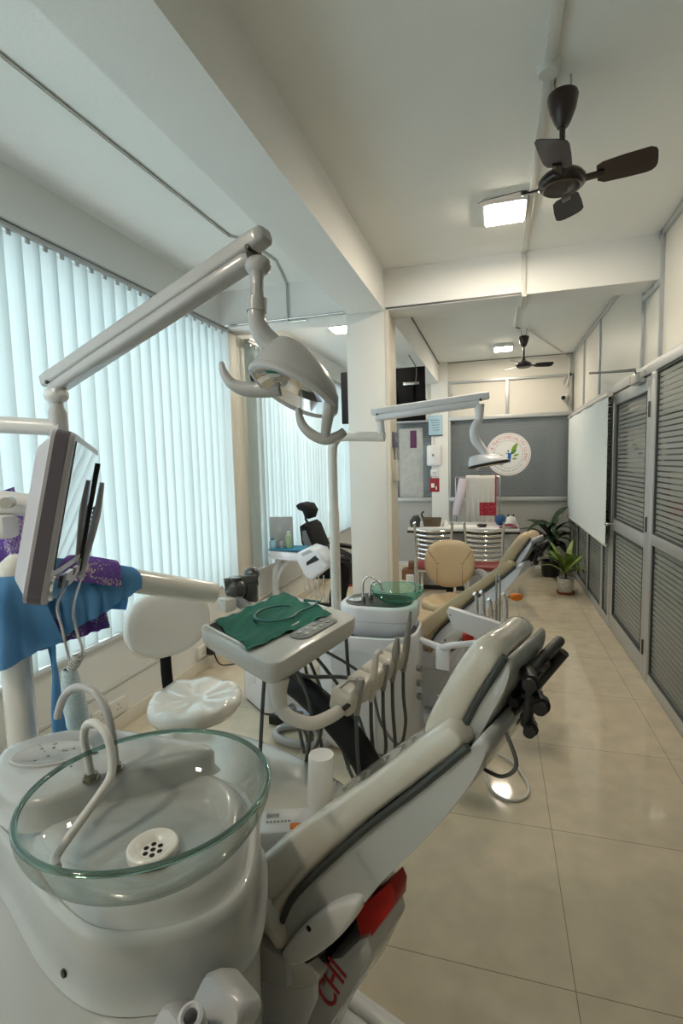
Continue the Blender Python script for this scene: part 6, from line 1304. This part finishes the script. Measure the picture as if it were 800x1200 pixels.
gl, gd, bl_ = mat('logo_light_green', (0.20, 0.34, 0.04), 0.5), mat('logo_dark_green', (0.08, 0.22, 0.05), 0.5), mat('logo_blue', (0.02, 0.12, 0.38), 0.5)
def leafpts(cx, cz, L, W, a):
    out = []
    for k in range(16):
        t_ = 2*math.pi*k/16; x, z = L*math.cos(t_), W*math.sin(t_)*(1-0.4*math.cos(t_)); out.append((cx+x*math.cos(a)-z*math.sin(a), cz+x*math.sin(a)+z*math.cos(a)))
    return out
for cx, cz, L, W, a, m_ in ((0.085, 0.095, 0.065, 0.026, 1.05, gl), (0.075, 0.035, 0.045, 0.018, 0.75, gd), (0.105, -0.012, 0.035, 0.014, 0.35, gl), (0.085, -0.062, 0.03, 0.012, 0.05, gl)): blob(leafpts(cx, cz, L, W, a), m_, 'leaf_emblem')
blob([(-0.02, 0.01), (0.0, 0.02), (0.03, 0.015), (0.045, 0.05), (0.05, 0.045), (0.04, -0.01), (0.035, -0.05), (0.03, -0.10), (0.015, -0.125), (0.018, -0.08), (0.005, -0.06), (-0.02, -0.10), (-0.035, -0.125), (-0.05, -0.13), (-0.02, -0.07), (-0.005, -0.03), (-0.005, 0.0), (-0.03, 0.02), (-0.05, 0.025)], bl_, 'figure_emblem')
blob([(0.0+0.014*math.cos(a), 0.045+0.014*math.sin(a)) for a in [2*math.pi*k/12 for k in range(12)]], gd, 'head_emblem')
blob([(-0.10, 0.0), (-0.06, -0.02), (-0.03, -0.05), (-0.05, -0.07), (-0.08, -0.09), (-0.06, -0.05), (-0.10, -0.03)], M['redink'], 'red_emblem')

# sockets low on the window wall
def sock(y, label, plug=False):
    t = thing('wall_socket', label, 'socket', (XL, y, 0.11)); b = BM(); bx(b, XL+0.0005, XL+0.03, y-0.13, y+0.13, 0.11, 0.20, 0.006); p_ = obj('plate', b, M['enamel'], t)
    for dy in (-0.08, 0.05):
        for q_ in ((0, 0.018), (-0.012, -0.008), (0.012, -0.008)):
            b = BM(); cyl(b, (XL+0.03, y+dy+q_[0], 0.155+q_[1]), (XL+0.0315, y+dy+q_[0], 0.155+q_[1]), 0.004, seg=8); obj('socket_hole', b, M['darkwire'], p_)
    if plug:
        for k, dy in enumerate((-0.02, 0.09)):
            b = BM(); box(b, (XL+0.055, y+dy, 0.15), (0.05, 0.05, 0.07), bevel=0.008); pg = obj('plug', b, M['black'], t); b = BM(); tube(b, [(XL+0.08, y+dy, 0.13), (XL+0.11, y+dy+0.02, 0.04), (XL+0.16, y+dy+0.10, 0.008), (XL+0.30, y+dy+0.22+0.1*k, 0.006), (XL+0.55, y+dy+0.10, 0.006)], 0.005, 8, smooth=5); obj('cord', b, M['black'], pg)
sock(2.28, 'double wall socket low on the window wall above the skirting, near the tubes')
sock(3.30, 'wall socket with black plugs low on the window wall behind the stool', plug=True)

# repeats of one kind share a group
GR = {'metal_chair': 'chrome slat-back chairs at the table', 'storage_box': 'boxes on the floor left of the table', 'ceiling_light': 'square ceiling light panels',
      'ceiling_fan': 'brown ceiling fans', 'potted_plant': 'potted plants on the floor', 'plastic_jar': 'small jars on the far cart', 'wall_socket': 'wall sockets',
      'dental_chair': 'dental chairs', 'cuspidor_unit': 'cuspidor cabinets', 'operating_lamp': 'operating lamps', 'dentist_stool': 'stools by the dental chairs', 'vertical_blind': 'vertical blinds over the windows', 'blue_drape': 'blue drapes over the arm and post'}
for o in bpy.data.objects:
    if o.parent is None and o.name.split('.')[0] in GR: o['group'] = GR[o.name.split('.')[0]]
